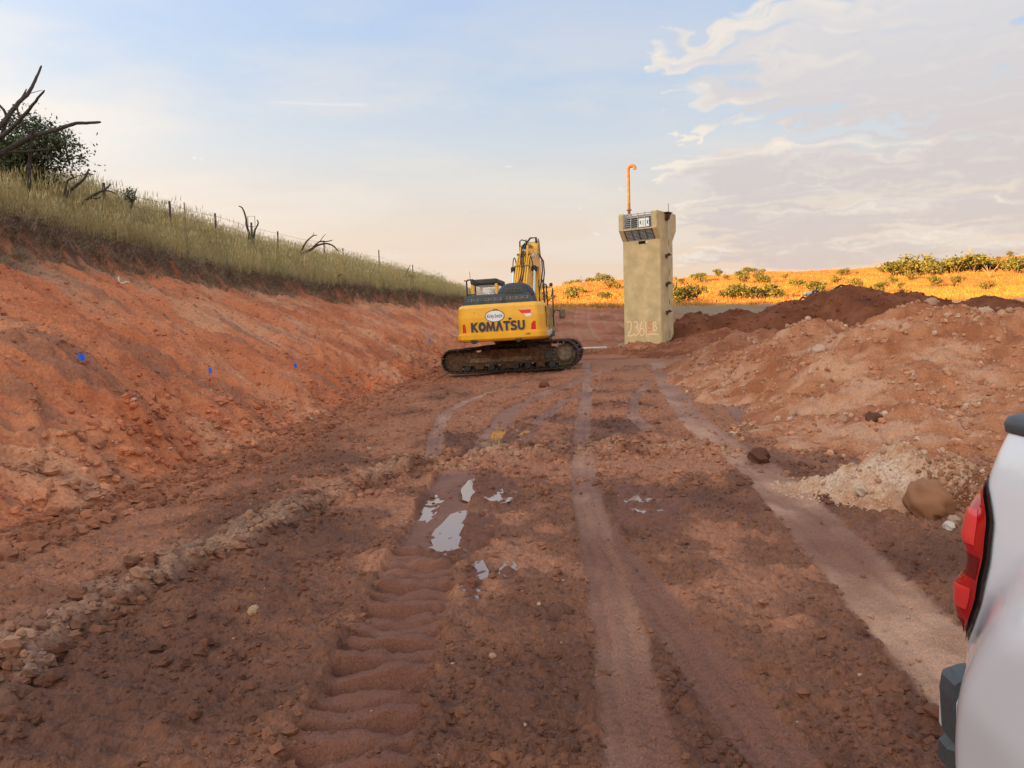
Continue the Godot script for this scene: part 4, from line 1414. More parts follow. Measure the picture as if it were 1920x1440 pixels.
	e.add_child(cab, true)
	cab.position = Vector3(-1.0, 1.3, -0.85)
	var cw2 := 0.50
	var cl := 0.92
	part("cab_body", box_mesh(Vector3(1.0, 0.75, 1.84), 0.04, Vector3(0, 0.38, 0)), M.yellow, cab)
	for s in [-1.0, 1.0]:
		for z in [-1.0, 1.0]:
			part("pillar", box_mesh(Vector3(0.10, 1.2, 0.12), 0.02, Vector3(s * (cw2 - 0.05), 1.33, z * (cl - 0.06))), M.yellow, cab)
	part("roof", box_mesh(Vector3(1.02, 0.20, 1.9), 0.05, Vector3(0, 2.0, 0)), M.charcoal, cab)
	part("rear_window", box_mesh(Vector3(0.80, 1.1, 0.012), 0.0, Vector3(0, 1.32, cl - 0.06)), M.glass, cab)
	part("front_window", box_mesh(Vector3(0.80, 1.1, 0.012), 0.0, Vector3(0, 1.32, -cl + 0.06)), M.glass, cab)
	for s in [-1.0, 1.0]:
		part("side_window", box_mesh(Vector3(0.012, 1.1, 1.6), 0.0, Vector3(s * (cw2 - 0.05), 1.32, 0)), M.glass, cab)
	part("seat", box_mesh(Vector3(0.5, 0.75, 0.18), 0.06, Vector3(0, 1.0, 0.35)), M.black, cab)
	# ---------------- boom: a bent box, hoses and pipes on its back
	var bx := 0.14
	var boom_prof := PackedVector2Array([Vector2(0.0, 1.70), Vector2(0.35, 1.60), Vector2(1.6, 2.75), Vector2(3.2, 4.05), Vector2(4.6, 4.55), Vector2(6.25, 4.65), Vector2(6.4, 4.95), Vector2(6.2, 5.15), Vector2(4.9, 5.20), Vector2(3.9, 5.12), Vector2(3.1, 4.78), Vector2(2.2, 4.0), Vector2(1.0, 2.85), Vector2(0.0, 2.0)])
	var bm := mb()
	prism(bm, boom_prof, 0.56, Transform3D(Basis(Vector3(0, 0, -1), Vector3(0, 1, 0), Vector3(1, 0, 0)), Vector3(bx, 0, 0)))
	var boom := part("boom", done(bm), M.yellow, e, Vector3(0, 0.24, 0))
	boom.scale.y = 0.86
	var back := [Vector2(0.9, 2.78), Vector2(2.1, 3.95), Vector2(3.0, 4.72), Vector2(3.8, 5.10), Vector2(4.8, 5.22)]
	for k in 6:
		var x := bx - 0.23 + k * 0.092
		var p2 := []
		for q in back:
			p2.append(Vector3(x, q.y + 0.075, -q.x + 0.05))
		part("pipe", tube_mesh(p2, 0.034, 8), M.yellow, boom)
	for q in [Vector2(1.35, 3.22), Vector2(2.45, 4.27), Vector2(3.3, 4.90)]:
		part("pipe_clamp", box_mesh(Vector3(0.60, 0.07, 0.12), 0.01, Vector3(bx, q.y + 0.10, -q.x + 0.02), Basis(Vector3.RIGHT, -0.75)), M.dusty_yellow, boom)
	for hd in [[-0.06, 0.02], [0.03, 0.10]]:
		part("hose", tube_mesh([Vector3(bx + hd[0], 2.65, -0.55), Vector3(bx + hd[0] - 0.02, 3.2, -1.15), Vector3(bx + hd[1], 4.15, -2.15), Vector3(bx + hd[1] - 0.12, 4.85, -2.85), Vector3(bx + hd[1] - 0.06, 5.4, -3.25), Vector3(bx + hd[1], 5.55, -3.5)], 0.028, 7), M.hose, boom)
	part("hose_joint", box_mesh(Vector3(0.22, 0.22, 0.16), 0.04, Vector3(bx - 0.02, 2.76, -0.6)), M.black, boom)
	for s in [-1.0, 1.0]:
		var lp := []
		for k in 9:
			var a := PI - k / 8.0 * PI
			lp.append(Vector3(bx + s * 0.33 + cos(a) * 0.05, 4.25 + sin(a) * 0.55, -2.4 - k * 0.06))
		part("hose", tube_mesh(lp, 0.02, 6), M.hose, boom)
		# lifting rams beside the boom
		var ram := part("lift_ram", tube_mesh([Vector3(bx + s * 0.42, 1.65, -1.25), Vector3(bx + s * 0.42, 3.05, -2.15)], 0.105, 12), M.dusty_yellow, boom)
		part("ram_rod", tube_mesh([Vector3(bx + s * 0.42, 3.05, -2.15), Vector3(bx + s * 0.42, 4.20, -2.88)], 0.06, 12), M.chrome, ram)
		part("ram_eye", box_mesh(Vector3(0.22, 0.30, 0.24), 0.05, Vector3(bx + s * 0.42, 4.26, -2.92)), M.black, ram)
	# bracket and arm ram on top of the boom
	var br := mb()
	for s in [-1.0, 1.0]:
		prism(br, PackedVector2Array([Vector2(2.95, 4.75), Vector2(3.25, 5.42), Vector2(3.5, 5.40), Vector2(3.95, 5.08)]), 0.05, Transform3D(Basis(Vector3(0, 0, -1), Vector3(0, 1, 0), Vector3(1, 0, 0)), Vector3(bx + s * 0.14, 0, 0)))
	part("ram_bracket", done(br), M.yellow, boom)
	part("bracket_loop", tube_mesh([Vector3(bx - 0.16, 5.15, -3.2), Vector3(bx - 0.16, 5.62, -3.3), Vector3(bx - 0.08, 5.70, -3.32), Vector3(bx + 0.10, 5.62, -3.34), Vector3(bx + 0.14, 5.2, -3.3)], 0.03, 6), M.black, boom)
	var ar := part("arm_ram", tube_mesh([Vector3(bx, 5.38, -3.4), Vector3(bx, 5.62, -5.2)], 0.12, 12), M.dusty_yellow, boom)
	part("ram_rod", tube_mesh([Vector3(bx, 5.62, -5.2), Vector3(bx, 5.76, -6.2)], 0.065, 12), M.chrome, ar)
	part("boom_lamp", box_mesh(Vector3(0.14, 0.16, 0.12), 0.03, Vector3(bx + 0.36, 4.9, -3.2)), M.pale_plate, boom)
	# ---------------- arm, hanging from the boom's tip
	var arm_prof := PackedVector2Array([Vector2(6.05, 5.85), Vector2(6.25, 5.98), Vector2(6.55, 5.80), Vector2(6.95, 5.05), Vector2(7.0, 4.4), Vector2(6.55, 2.1), Vector2(6.35, 1.85), Vector2(6.15, 1.95), Vector2(6.05, 4.6), Vector2(5.95, 5.2)])
	var am := mb()
	prism(am, arm_prof, 0.50, Transform3D(Basis(Vector3(0, 0, -1), Vector3(0, 1, 0), Vector3(1, 0, 0)), Vector3(bx + 0.02, 0, 0)))
	var arm := part("arm", done(am), M.yellow, e, Vector3(0, 0.24, 0))
	arm.scale.y = 0.86
	for s in [-1.0, 1.0]:
		var ck := mb()
		prism(ck, PackedVector2Array([Vector2(5.85, 5.1), Vector2(5.98, 5.95), Vector2(6.2, 6.12), Vector2(6.5, 5.95), Vector2(6.75, 5.2)]), 0.05, Transform3D(Basis(Vector3(0, 0, -1), Vector3(0, 1, 0), Vector3(1, 0, 0)), Vector3(bx + 0.02 + s * 0.275, 0, 0)))
		part("arm_cheek", done(ck), M.dusty_yellow, arm)
	part("pale_patch", box_mesh(Vector3(0.46, 0.85, 0.02), 0.01, Vector3(bx + 0.02, 4.95, -5.93), Basis(Vector3.RIGHT, 0.10)), M.pale_plate, arm)  # grey-white panel on the upper arm, facing the machine
	part("arm_hook", tube_mesh([Vector3(bx - 0.20, 5.95, -6.1), Vector3(bx - 0.05, 6.16, -6.15), Vector3(bx + 0.20, 6.16, -6.15), Vector3(bx + 0.22, 5.6, -6.1)], 0.05, 6), M.black, arm)
	part("hose", tube_mesh([Vector3(bx + 0.30, 5.3, -5.9), Vector3(bx + 0.44, 5.0, -5.85), Vector3(bx + 0.46, 4.4, -5.7), Vector3(bx + 0.42, 3.8, -5.4), Vector3(bx + 0.34, 3.3, -5.0)], 0.03, 7), M.hose, arm)
	part("hose", tube_mesh([Vector3(bx + 0.34, 5.25, -6.0), Vector3(bx + 0.50, 4.9, -5.95), Vector3(bx + 0.53, 4.3, -5.8), Vector3(bx + 0.46, 3.5, -5.5)], 0.03, 7), M.hose, arm)
	part("bucket_ram", tube_mesh([Vector3(bx + 0.02, 4.9, -7.12), Vector3(bx + 0.02, 2.6, -7.0)], 0.10, 10), M.dusty_yellow, arm)
	# bucket
	var bk := mb()
	var bp := PackedVector2Array()
	for k in 9:
		var a := deg_to_rad(-60.0 + k * 30.0)
		bp.append(Vector2(5.75 + cos(a) * 0.72, 1.18 + sin(a) * 0.72))
	prism(bk, bp, 1.25, Transform3D(Basis(Vector3(0, 0, -1), Vector3(0, 1, 0), Vector3(1, 0, 0)), Vector3(bx + 0.02, 0, 0)))
	var bucket := part("bucket", done(bk), M.muddy, e)
	for k in 5:
		part("bucket_tooth", box_mesh(Vector3(0.09, 0.07, 0.24), 0.02, Vector3(bx + 0.02 - 0.52 + k * 0.26, 0.62, -5.32), Basis(Vector3.RIGHT, 0.4)), M.shoe_edge, bucket)


# ------------------------------------------------------------------ the white pickup beside the camera
func truck_side(y: float, z: float) -> float:
	# how far inwards the side stands at height y, z metres ahead of the tail
	var x := lookup_soft([[0.45, 0.025], [0.70, 0.0], [0.95, 0.0], [1.08, 0.02], [1.23, 0.05], [1.32, 0.08], [1.40, 0.12]], y, 0.03)
	var r := sqrt(pow((z - 0.92) / 0.95, 2.0) + pow((y - 0.36) / 1.0, 2.0))
	x -= 0.142 * smoothstep(1.0, 0.66, r)
	if z < 0.09:
		x += 0.09 * (1.0 - sqrt(maxf(0.0, 1.0 - pow((0.09 - z) / 0.09, 2.0))))
	return x


func lamp_point(y: float, s: float, front: float, off: float) -> Vector3:
	# s 0 at the front edge on the side, 1 at the inner edge on the tail
	var z := lerpf(front, -0.015, minf(s / 0.72, 1.0))
	var x := truck_side(y, maxf(z, 0.0))
	if s > 0.72:
		x += (s - 0.72) / 0.28 * 0.10
	var lobe := maxf(smoothstep(0.0, 0.35, (y - 0.985) / 0.25) * smoothstep(1.0, 0.55, (y - 0.985) / 0.25), smoothstep(0.0, 0.3, (0.975 - y) / 0.21) * smoothstep(1.05, 0.6, (0.975 - y) / 0.21))
	var k := off + (0.030 * lobe * smoothstep(0.0, 0.4, s) if off > 0.01 else 0.0)
	return Vector3(x - k * (1.0 - s * 0.5), y, z - k * s)


func lamp_sheet(y0: float, y1: float, s0: float, s1: float, off: float, extra: float) -> ArrayMesh:
	var st := mb()
	st.set_smooth_group(1)
	var ny := 26
	var ns := 14
	for j in ny:
		for i in ns:
			var c := []
			for q in [[0, 0], [1, 0], [1, 1], [0, 1]]:
				var y := lerpf(y0, y1, float(j + q[1]) / ny)
				var s := lerpf(s0, s1, float(i + q[0]) / ns)
				var f := lookup_soft([[0.74, 0.03], [0.80, 0.085], [0.90, 0.135], [1.02, 0.15], [1.13, 0.13], [1.20, 0.075], [1.245, 0.02]], y, 0.015) + extra
				c.append(lamp_point(y, s, f, off))
			quad(st, c[0], c[3], c[2], c[1])
	return done(st)


func build_truck() -> void:
	var t := thing("pickup_truck", "white pickup truck with red tail lamp at the right edge, seen from beside its bed", "truck", Vector3(1.335, 0.0, -2.283), Vector3(0, deg_to_rad(-6.2), 0))
	var bed_len := 1.75
	# visible side panel with its wheel arch
	var st := mb()
	st.set_smooth_group(1)
	var nz := 84
	var ny := 50
	for j in ny:
		for i in nz:
			var zc := (i + 0.5) / nz * bed_len
			var yc := lerpf(0.47, 1.39, (j + 0.5) / ny)
			if Vector2(zc - 1.22, yc - 0.38).length() < 0.43:
				continue
			var c := []
			for q in [[0, 0], [1, 0], [1, 1], [0, 1]]:
				var z := float(i + q[0]) / nz * bed_len
				z = z * z / bed_len if z < 0.3 else z - 0.3 + 0.09 / bed_len
				var y := lerpf(0.47, 1.39, float(j + q[1]) / ny)
				c.append(Vector3(truck_side(y, z), y, z))
			quad(st, c[0], c[1], c[2], c[3])
	part("bed_side", done(st), M.truck_white, t)
	# inner wall, far side, floor, tailgate
	part("bed_inner_wall", box_mesh(Vector3(0.03, 0.52, bed_len - 0.12), 0.005, Vector3(0.21, 1.10, bed_len / 2)), M.truck_white, t)
	part("bed_far_side", box_mesh(Vector3(0.16, 0.90, bed_len), 0.05, Vector3(1.92, 0.93, bed_len / 2)), M.truck_white, t)
	part("bed_floor", box_mesh(Vector3(1.66, 0.04, bed_len - 0.06), 0.005, Vector3(1.02, 0.82, bed_len / 2)), M.cap_plastic, t)
	var tg := part("tailgate", box_mesh(Vector3(1.56, 0.56, 0.08), 0.03, Vector3(1.01, 1.06, 0.03)), M.truck_white, t)
	part("tailgate_cap", box_mesh(Vector3(1.56, 0.04, 0.11), 0.015, Vector3(1.01, 1.36, 0.03)), M.cap_plastic, tg)
	var corner := mb()
	corner.set_smooth_group(1)
	for j in 30:
		var ya := lerpf(0.5, 1.385, j / 30.0)
		var yb := lerpf(0.5, 1.385, (j + 1) / 30.0)
		quad(corner, Vector3(truck_side(ya, 0.0), ya, 0.0), Vector3(truck_side(yb, 0.0), yb, 0.0), Vector3(0.26, yb, 0.0), Vector3(0.26, ya, 0.0))
	part("bed_corner", done(corner), M.truck_white, t)
	# moulded cap along the top of the side
	var cap := mb()
	cap.set_smooth_group(1)
	var rows := [[-0.012, 1.372], [-0.016, 1.395], [-0.004, 1.415], [0.03, 1.424], [0.09, 1.424], [0.125, 1.41], [0.13, 1.38]]
	for i in 40:
		for k in rows.size() - 1:
			var c := []
			for q in [[0, 0], [1, 0], [1, 1], [0, 1]]:
				var z := pow(float(i + q[0]) / 40.0, 1.6) * bed_len
				var r: Array = rows[k + q[1]]
				var end := sqrt(maxf(0.0, 1.0 - pow(maxf(0.0, 0.05 - z) / 0.05, 2.0)))
				var x: float = truck_side(1.39, z) + r[0]
				c.append(Vector3(lerpf(truck_side(1.39, 0.02) + 0.06, x, 0.3 + 0.7 * end), 1.372 + (r[1] - 1.372) * (0.35 + 0.65 * end), z - 0.012))
			quad(cap, c[0], c[1], c[2], c[3])
	part("bed_rail_cap", done(cap), M.cap_plastic, t)
	# tail lamp: black bezel, red lens, brighter and darker chambers inside it
	var lamp := part("tail_lamp", lamp_sheet(0.745, 1.245, 0.0, 0.26, 0.006, 0.030), M.gloss_black, t)
	part("lens", lamp_sheet(0.765, 1.225, 0.0, 1.0, 0.011, 0.0), M.lens, lamp)
	part("bright_chamber", lamp_sheet(0.855, 0.925, 0.10, 0.42, 0.0125, 0.0), M.lens_bright, lamp)
	part("bright_chamber", lamp_sheet(1.05, 1.15, 0.15, 0.60, 0.0122, 0.0), M.lens_bright, lamp)
	part("dark_chamber", lamp_sheet(0.955, 1.02, 0.05, 1.0, 0.0124, 0.0), M.lens_dark, lamp)
	part("dark_chamber", lamp_sheet(0.77, 0.815, 0.1, 1.0, 0.0123, 0.0), M.lens_dark, lamp)
	# rear bumper with a dark step pad, wrapped round the corner
	var bp := mb()
	var out := []
	for y in [0.40, 0.43, 0.55, 0.575]:
		var ins: float = 0.03 if y == 0.40 else (0.008 if y == 0.575 else 0.0)
		var ring := []
		for k in 8:
			var a := PI - k / 7.0 * PI / 2.0
			ring.append(Vector3(-0.02 + ins + 0.12 + cos(a) * 0.12, y, -0.05 - 0.09 * sin(a) + ins * sin(a)))
		ring.append(Vector3(1.96, y, -0.14 + ins))
		ring.append(Vector3(2.10 - ins, y, -0.10))
		ring.append(Vector3(2.10 - ins, y, 0.06))
		ring.append(Vector3(-0.02 + ins, y, 0.06))
		out.append(ring)
	loft(bp, out)
	var bumper := part("rear_bumper", done(bp), M.truck_white, t)
	var pad := mb()
	out = []
	for v in [[0.425, 0.006], [0.56, -0.002], [0.605, 0.004], [0.625, 0.03]]:
		var ins: float = v[1]
		var ring := []
		for k in 8:
			var a := PI - k / 7.0 * PI / 2.0
			ring.append(Vector3(-0.030 + ins + 0.115 + cos(a) * 0.115, v[0], -0.025 - 0.080 * sin(a) + ins * sin(a)))
		ring.append(Vector3(0.55, v[0], -0.105 + ins))
		ring.append(Vector3(0.55, v[0], 0.05))
		ring.append(Vector3(-0.030 + ins, v[0], 0.05))
		out.append(ring)
	loft(pad, out)
	part("step_pad", done(pad), M.cap_plastic, bumper)
	part("corner_step", box_mesh(Vector3(0.18, 0.14, 0.14), 0.04, Vector3(0.08, 0.335, -0.06)), M.cap_plastic, bumper)
	for k in 3:
		part("step_tread", box_mesh(Vector3(0.025, 0.012, 0.12), 0.004, Vector3(0.03 + k * 0.05, 0.41, -0.06)), M.black, bumper)
	# wheel and chassis rail
	for x in [0.09, 1.83]:
		var wh := mb()
		disc(wh, Vector3(x, 0.395, 1.22), Vector3(1, 0, 0), [[0.23, -0.13], [0.34, -0.14], [0.385, -0.10], [0.395, 0.0], [0.385, 0.10], [0.34, 0.14], [0.23, 0.13]], 36)
		var w := part("wheel", done(wh), M.tyre, t)
		var rim := mb()
		disc(rim, Vector3(x, 0.395, 1.22), Vector3(1, 0, 0), [[0.0, -0.10], [0.06, -0.10], [0.20, -0.07], [0.235, -0.13], [0.235, 0.13], [0.0, 0.10]], 24)
		part("rim", done(rim), M.alloy, w)
	part("axle", tube_mesh([Vector3(0.3, 0.395, 1.22), Vector3(1.7, 0.395, 1.22)], 0.06, 10), M.black, t)
	part("chassis_rail", box_mesh(Vector3(0.1, 0.16, 1.8), 0.02, Vector3(0.62, 0.66, 0.85)), M.black, t)
	part("chassis_rail", box_mesh(Vector3(0.1, 0.16, 1.8), 0.02, Vector3(1.42, 0.66, 0.85)), M.black, t)


# ------------------------------------------------------------------ plants, wood and small things
func blade(st: SurfaceTool, root: Vector3, dir: Vector3, h: float, w: float, bend: float) -> void:
	var side := dir.cross(Vector3.UP).normalized() * w * 0.5
	var p := root
	var last := [p - side, p + side]
	for k in 3:
		var t := (k + 1) / 3.0
		var q := root + Vector3.UP * h * (t - bend * 0.35 * t * t) + dir * h * bend * t * t
		var s := side * (1.0 - t * 0.85)
		quad(st, last[0], last[1], q + s, q - s)
		last = [q - s, q + s]


func tuft(seed_: int, n: int, h: float, w: float, spread: float, bend: float) -> ArrayMesh:
	var r := RandomNumberGenerator.new()
	r.seed = seed_
	var st := mb()
	st.set_smooth_group(-1)
	for k in n:
		var a := r.randf() * TAU
		var dir := Vector3(cos(a), 0, sin(a))
		var root := Vector3(r.randf_range(-1, 1), 0, r.randf_range(-1, 1)) * spread - Vector3(0, 0.05, 0)
		st.set_color(Color(1, 1, 1).lerp(Color(0.72, 0.68, 0.55), r.randf()))
		blade(st, root, dir, h * r.randf_range(0.5, 1.1), w * r.randf_range(0.7, 1.3), bend * r.randf_range(0.2, 1.4))
		if k % 7 == 0:
			# a stalk with a seed head
			var q := root + Vector3.UP * h * 1.15 + dir * h * 0.15
			blade(st, root, dir, h * 1.15, w * 0.6, 0.15)
			blade(st, q - Vector3(0, 0.08, 0), dir, h * 0.22, w * 1.8, 0.4)
	return done(st)


func lump(seed_: int, sides: int, rings: int, rough: float) -> ArrayMesh:
	# an uneven clod or stone of radius about 1
	var n := FastNoiseLite.new()
	n.seed = seed_
	n.frequency = 0.9
	n.fractal_octaves = 3
	var st := mb()
	st.set_smooth_group(1 if sides > 12 else -1)
	var grid := []
	for j in rings + 1:
		var row := []
		for i in sides:
			var a := TAU * i / sides
			var b := PI * j / rings
			var p := Vector3(cos(a) * sin(b), cos(b), sin(a) * sin(b))
			row.append(p * (1.0 + rough * n.get_noise_3dv(p * 1.6)) * Vector3(1.1, 0.88 if sides < 20 else 1.0, 0.95))
		grid.append(row)
	for j in rings:
		for i in sides:
			var i2 := (i + 1) % sides
			if j > 0:
				st.add_vertex(grid[j][i]); st.add_vertex(grid[j][i2]); st.add_vertex(grid[j + 1][i])
			if j < rings - 1:
				st.add_vertex(grid[j][i2]); st.add_vertex(grid[j + 1][i2]); st.add_vertex(grid[j + 1][i])
	return done(st)


func scatter(called: String, mesh: Mesh, m: Material, places: Array, label: String, category: String) -> void:
	# places: [position, basis, colour]
	if places.is_empty():
		return
	var mm := MultiMesh.new()
	mm.transform_format = MultiMesh.TRANSFORM_3D
	mm.use_colors = true
	mm.mesh = mesh
	mm.instance_count = places.size()
	for k in places.size():
		mm.set_instance_transform(k, Transform3D(places[k][1], places[k][0]))
		mm.set_instance_color(k, places[k][2])
	var o := MultiMeshInstance3D.new()
	o.name = numbered(called)
	o.multimesh = mm
	o.material_override = m
	add_child(o, true)
	tag(o, label, category, "", "stuff")


func crown_mesh(seed_: int, n: int, size: Vector3, leaf: float, clumps: int, col: Array) -> ArrayMesh:
	# leaf-sized faces gathered in clumps, with gaps between them
	var r := RandomNumberGenerator.new()
	r.seed = seed_
	var st := mb()
	st.set_smooth_group(-1)
	var cs := []
	for k in clumps:
		var p := Vector3(r.randfn(), r.randfn(), r.randfn()).normalized() * pow(r.randf(), 0.45)
		cs.append([p * size * 0.72, r.randf_range(0.22, 0.42), r.randf()])
	for k in n:
		var c: Array = cs[r.randi() % clumps]
		var p: Vector3 = c[0] + Vector3(r.randfn(), r.randfn(), r.randfn()) * 0.5 * c[1] * size
		var q := Basis.from_euler(Vector3(r.randf() * TAU, r.randf() * TAU, r.randf() * TAU))
		var s := leaf * r.randf_range(0.6, 1.4)
		st.set_color(col[0].lerp(col[1], clampf(c[2] * 0.6 + r.randf() * 0.4, 0, 1)))
		st.add_vertex(p + q * Vector3(-s, 0, 0)); st.add_vertex(p + q * Vector3(0, s * 0.5, 0)); st.add_vertex(p + q * Vector3(s, 0, 0))
		st.add_vertex(p + q * Vector3(-s, 0, 0)); st.add_vertex(p + q * Vector3(s, 0, 0)); st.add_vertex(p + q * Vector3(0, -s * 0.5, 0))
	return done(st)


func limb(pts: Array, r0: float, r1: float, sides := 7) -> ArrayMesh:
	# a crooked, tapering branch through pts
	var fine := []
	var radii := []
	var n := pts.size()
	for i in n - 1:
		for k in 4:
			var t := k / 4.0
			var a: Vector3 = pts[maxi(i - 1, 0)]
			var b: Vector3 = pts[i]
			var c: Vector3 = pts[i + 1]
			var d: Vector3 = pts[mini(i + 2, n - 1)]
			var p := b.cubic_interpolate(c, a, d, t)
			var f := (i + t) / (n - 1)
			var w := r0 * 0.35
			p += Vector3(n_fine.get_noise_1d(p.x * 0.6 + p.y), n_fine.get_noise_1d(p.y * 0.6 + 40.0), n_fine.get_noise_1d(p.x + 80.0)) * w
			fine.append(p)
			radii.append(lerpf(r0, r1, f) * (1.0 + 0.18 * n_fine.get_noise_1d(f * 3.0 + r0 * 90.0)))
	fine.append(pts[-1])
	radii.append(r1 * 0.7)
	return tube_mesh(fine, radii, sides)


func rel(base: Vector3, pts: Array) -> Array:
	var out := []
	for p in pts:
		out.append(Vector3(p[0], p[1], p[2]) - base)
	return out


func build_hill_things() -> void:
	var r := RandomNumberGenerator.new()
	r.seed = 77
	# ---------------- tall grass along the top of the bank
	var tufts := [tuft(1, 26, 0.62, 0.011, 0.16, 0.35), tuft(2, 30, 0.72, 0.011, 0.20, 0.5), tuft(3, 22, 0.52, 0.012, 0.14, 0.3)]
	var spots := [[], [], []]
	var tries := 0
	while tries < 30000:
		tries += 1
		var d := 3.0 + 97.0 * pow(r.randf(), 1.5)
		var edge := lookup_soft(EDGE, d, 3.0)
		var v := pow(r.randf(), 1.5) * (11.0 if d > 10.0 else 7.0) + 0.02
		var x := edge - v + 0.15
		if land_kind(x, d) != 4:
			continue
		var dens := n_patch.get_noise_2d(x * 1.1, d * 1.1)
		if dens < -0.25 and r.randf() < 0.6:
			continue
		var s := r.randf_range(0.7, 1.25) * (1.0 + 0.4 * dens) * lerpf(0.7, 1.0, smoothstep(0.1, 0.8, v))
		var c := Color(0.46, 0.37, 0.17).lerp(Color(0.70, 0.54, 0.27), clampf(0.5 + dens + r.randf_range(-0.4, 0.4), 0, 1))
		c = c.lerp(Color(0.28, 0.28, 0.12), clampf(r.randf() * 0.75 - 0.15, 0, 1))
		spots[r.randi() % 3].append([Vector3(x, land(x, d), -d), Basis(Vector3.UP, r.randf() * TAU).scaled(Vector3(s, s * r.randf_range(0.85, 1.2), s)), c])
	for k in 3:
		scatter("tall_grass", tufts[k], M.blade, spots[k], "tall dry green and straw coloured grass along the bank top", "grass")
	# ---------------- dead grass, roots and litter hanging over the broken edge
	var dry := [tuft(8, 18, 0.30, 0.010, 0.14, 1.3), tuft(9, 16, 0.22, 0.012, 0.16, 1.6)]
	spots = [[], []]
	for k in 7000:
		var d := 3.0 + 72.0 * pow(r.randf(), 1.4)
		var edge := lookup_soft(EDGE, d, 3.0)
		var x := edge + r.randfn() * 0.28 + 0.10 + (r.randf() * 0.9 if r.randf() < 0.3 else 0.0)
		var tilt := Basis(Vector3.BACK, -r.randf_range(0.2, 1.1)) * Basis(Vector3.UP, r.randf() * TAU)
		var s := r.randf_range(0.5, 1.2)
		var c := Color(0.26, 0.165, 0.095).lerp(Color(0.42, 0.30, 0.18), r.randf()).lerp(Color(0.14, 0.09, 0.06), r.randf() * 0.6)
		spots[k % 2].append([Vector3(x, land(x, d), -d), tilt.scaled(Vector3.ONE * s), c])
	for k in 2:
		scatter("dead_grass", dry[k], M.blade, spots[k], "brown dead grass and roots hanging over the broken bank edge", "grass")
	# ---------------- the big dead tree at the left edge
	var base := Vector3(-13.3, land(-13.3, 19.2) - 0.1, -19.2)
	var t := thing("dead_tree", "large grey dead tree with bare crooked branches at the left edge", "tree", base)
	var up := base.y - 5.35
	var origin := Vector3(-13.3, 5.35, -19.2)
	var br := [
		[[[-13.3, 5.2, -19.2], [-13.15, 5.9, -19.15], [-12.95, 6.5, -19.1]], 0.17, 0.12],
		[[[-13.0, 6.2, -19.1], [-12.5, 6.95, -19.05], [-12.25, 7.3, -19.16], [-12.02, 7.73, -19.32], [-11.74, 8.15, -19.48], [-11.64, 8.53, -19.64], [-11.6, 8.86, -19.8]], 0.085, 0.022],
		[[[-11.9, 7.95, -19.4], [-11.80, 8.19, -19.45]], 0.03, 0.012],
		[[[-13.0, 6.3, -19.1], [-12.4, 6.75, -18.9], [-11.97, 6.95, -18.8], [-11.44, 7.25, -18.6], [-10.98, 7.55, -18.4], [-10.63, 7.74, -18.2]], 0.075, 0.02],
		[[[-13.1, 5.9, -19.1], [-12.6, 6.4, -19.1], [-12.12, 6.71, -19.2], [-11.7, 7.03, -19.4], [-11.28, 7.2, -19.6], [-10.91, 7.40, -19.8], [-10.68, 7.47, -20.0], [-10.4, 7.55, -20.2]], 0.085, 0.03],
		[[[-11.28, 7.16, -19.6], [-10.96, 7.06, -19.6], [-10.64, 6.81, -19.6]], 0.012, 0.006],
		[[[-11.92, 7.73, -19.2], [-11.92, 7.46, -19.3], [-11.82, 7.16, -19.4], [-11.8, 6.93, -19.5]], 0.022, 0.026],
		[[[-12.37, 7.76, -19.2], [-12.22, 7.57, -19.2], [-12.21, 7.31, -19.2], [-12.45, 6.8, -19.2]], 0.03, 0.04],
		[[[-11.62, 7.18, -19.3], [-11.74, 6.9, -19.4], [-11.9, 6.2, -19.5], [-12.0, 5.5, -19.6]], 0.03, 0.05],
		[[[-12.6, 6.5, -19.15], [-12.13, 6.61, -19.2], [-11.7, 6.66, -19.35], [-11.29, 6.74, -19.5]], 0.04, 0.014],
		[[[-13.0, 6.4, -19.2], [-13.3, 7.3, -19.3], [-13.2, 8.2, -19.4], [-13.5, 9.0, -19.4]], 0.08, 0.02],
		[[[-13.2, 6.1, -19.3], [-14.0, 6.7, -19.6], [-14.6, 7.6, -19.8]], 0.07, 0.02],
		[[[-11.15, 7.75, -18.45], [-10.85, 7.85, -18.5]], 0.010, 0.005],
	]
	for k in br.size():
		part("trunk" if k == 0 else "branch", limb(rel(origin, br[k][0]), br[k][1], br[k][2]), M.deadwood if k > 0 else M.bark, t)
	# the smaller dead snag in front of it
	base = Vector3(-12.3, land(-12.3, 21.6) + 0.05, -21.6)
	t = thing("dead_snag", "low dead snag with forked grey limbs right of the big dead tree", "tree", base)
	origin = Vector3(-11.72, 5.62, -20.5)
	br = [
		[[[-11.72, 5.5, -20.5], [-11.73, 5.95, -20.5], [-11.66, 6.24, -20.6], [-11.53, 6.47, -20.7], [-11.30, 6.69, -20.8], [-11.16, 7.02, -20.9]], 0.075, 0.022],
		[[[-11.75, 5.5, -20.5], [-11.75, 6.01, -20.5], [-11.65, 6.36, -20.5], [-11.55, 6.63, -20.5], [-11.32, 6.72, -20.5]], 0.055, 0.018],
		[[[-11.75, 5.6, -20.5], [-11.60, 5.80, -20.5], [-11.41, 5.94, -20.62], [-11.11, 6.20, -20.75], [-10.81, 6.40, -20.88], [-10.62, 6.61, -21.0]], 0.065, 0.02],
		[[[-10.82, 6.39, -20.86], [-10.64, 6.39, -20.9], [-10.49, 6.32, -21.0]], 0.026, 0.012],
		[[[-11.70, 5.75, -20.5], [-11.42, 6.00, -20.65], [-11.26, 6.04, -20.8]], 0.05, 0.03],
		[[[-11.12, 6.18, -20.75], [-10.95, 6.17, -20.8], [-10.81, 6.22, -20.82]], 0.03, 0.012],
	]
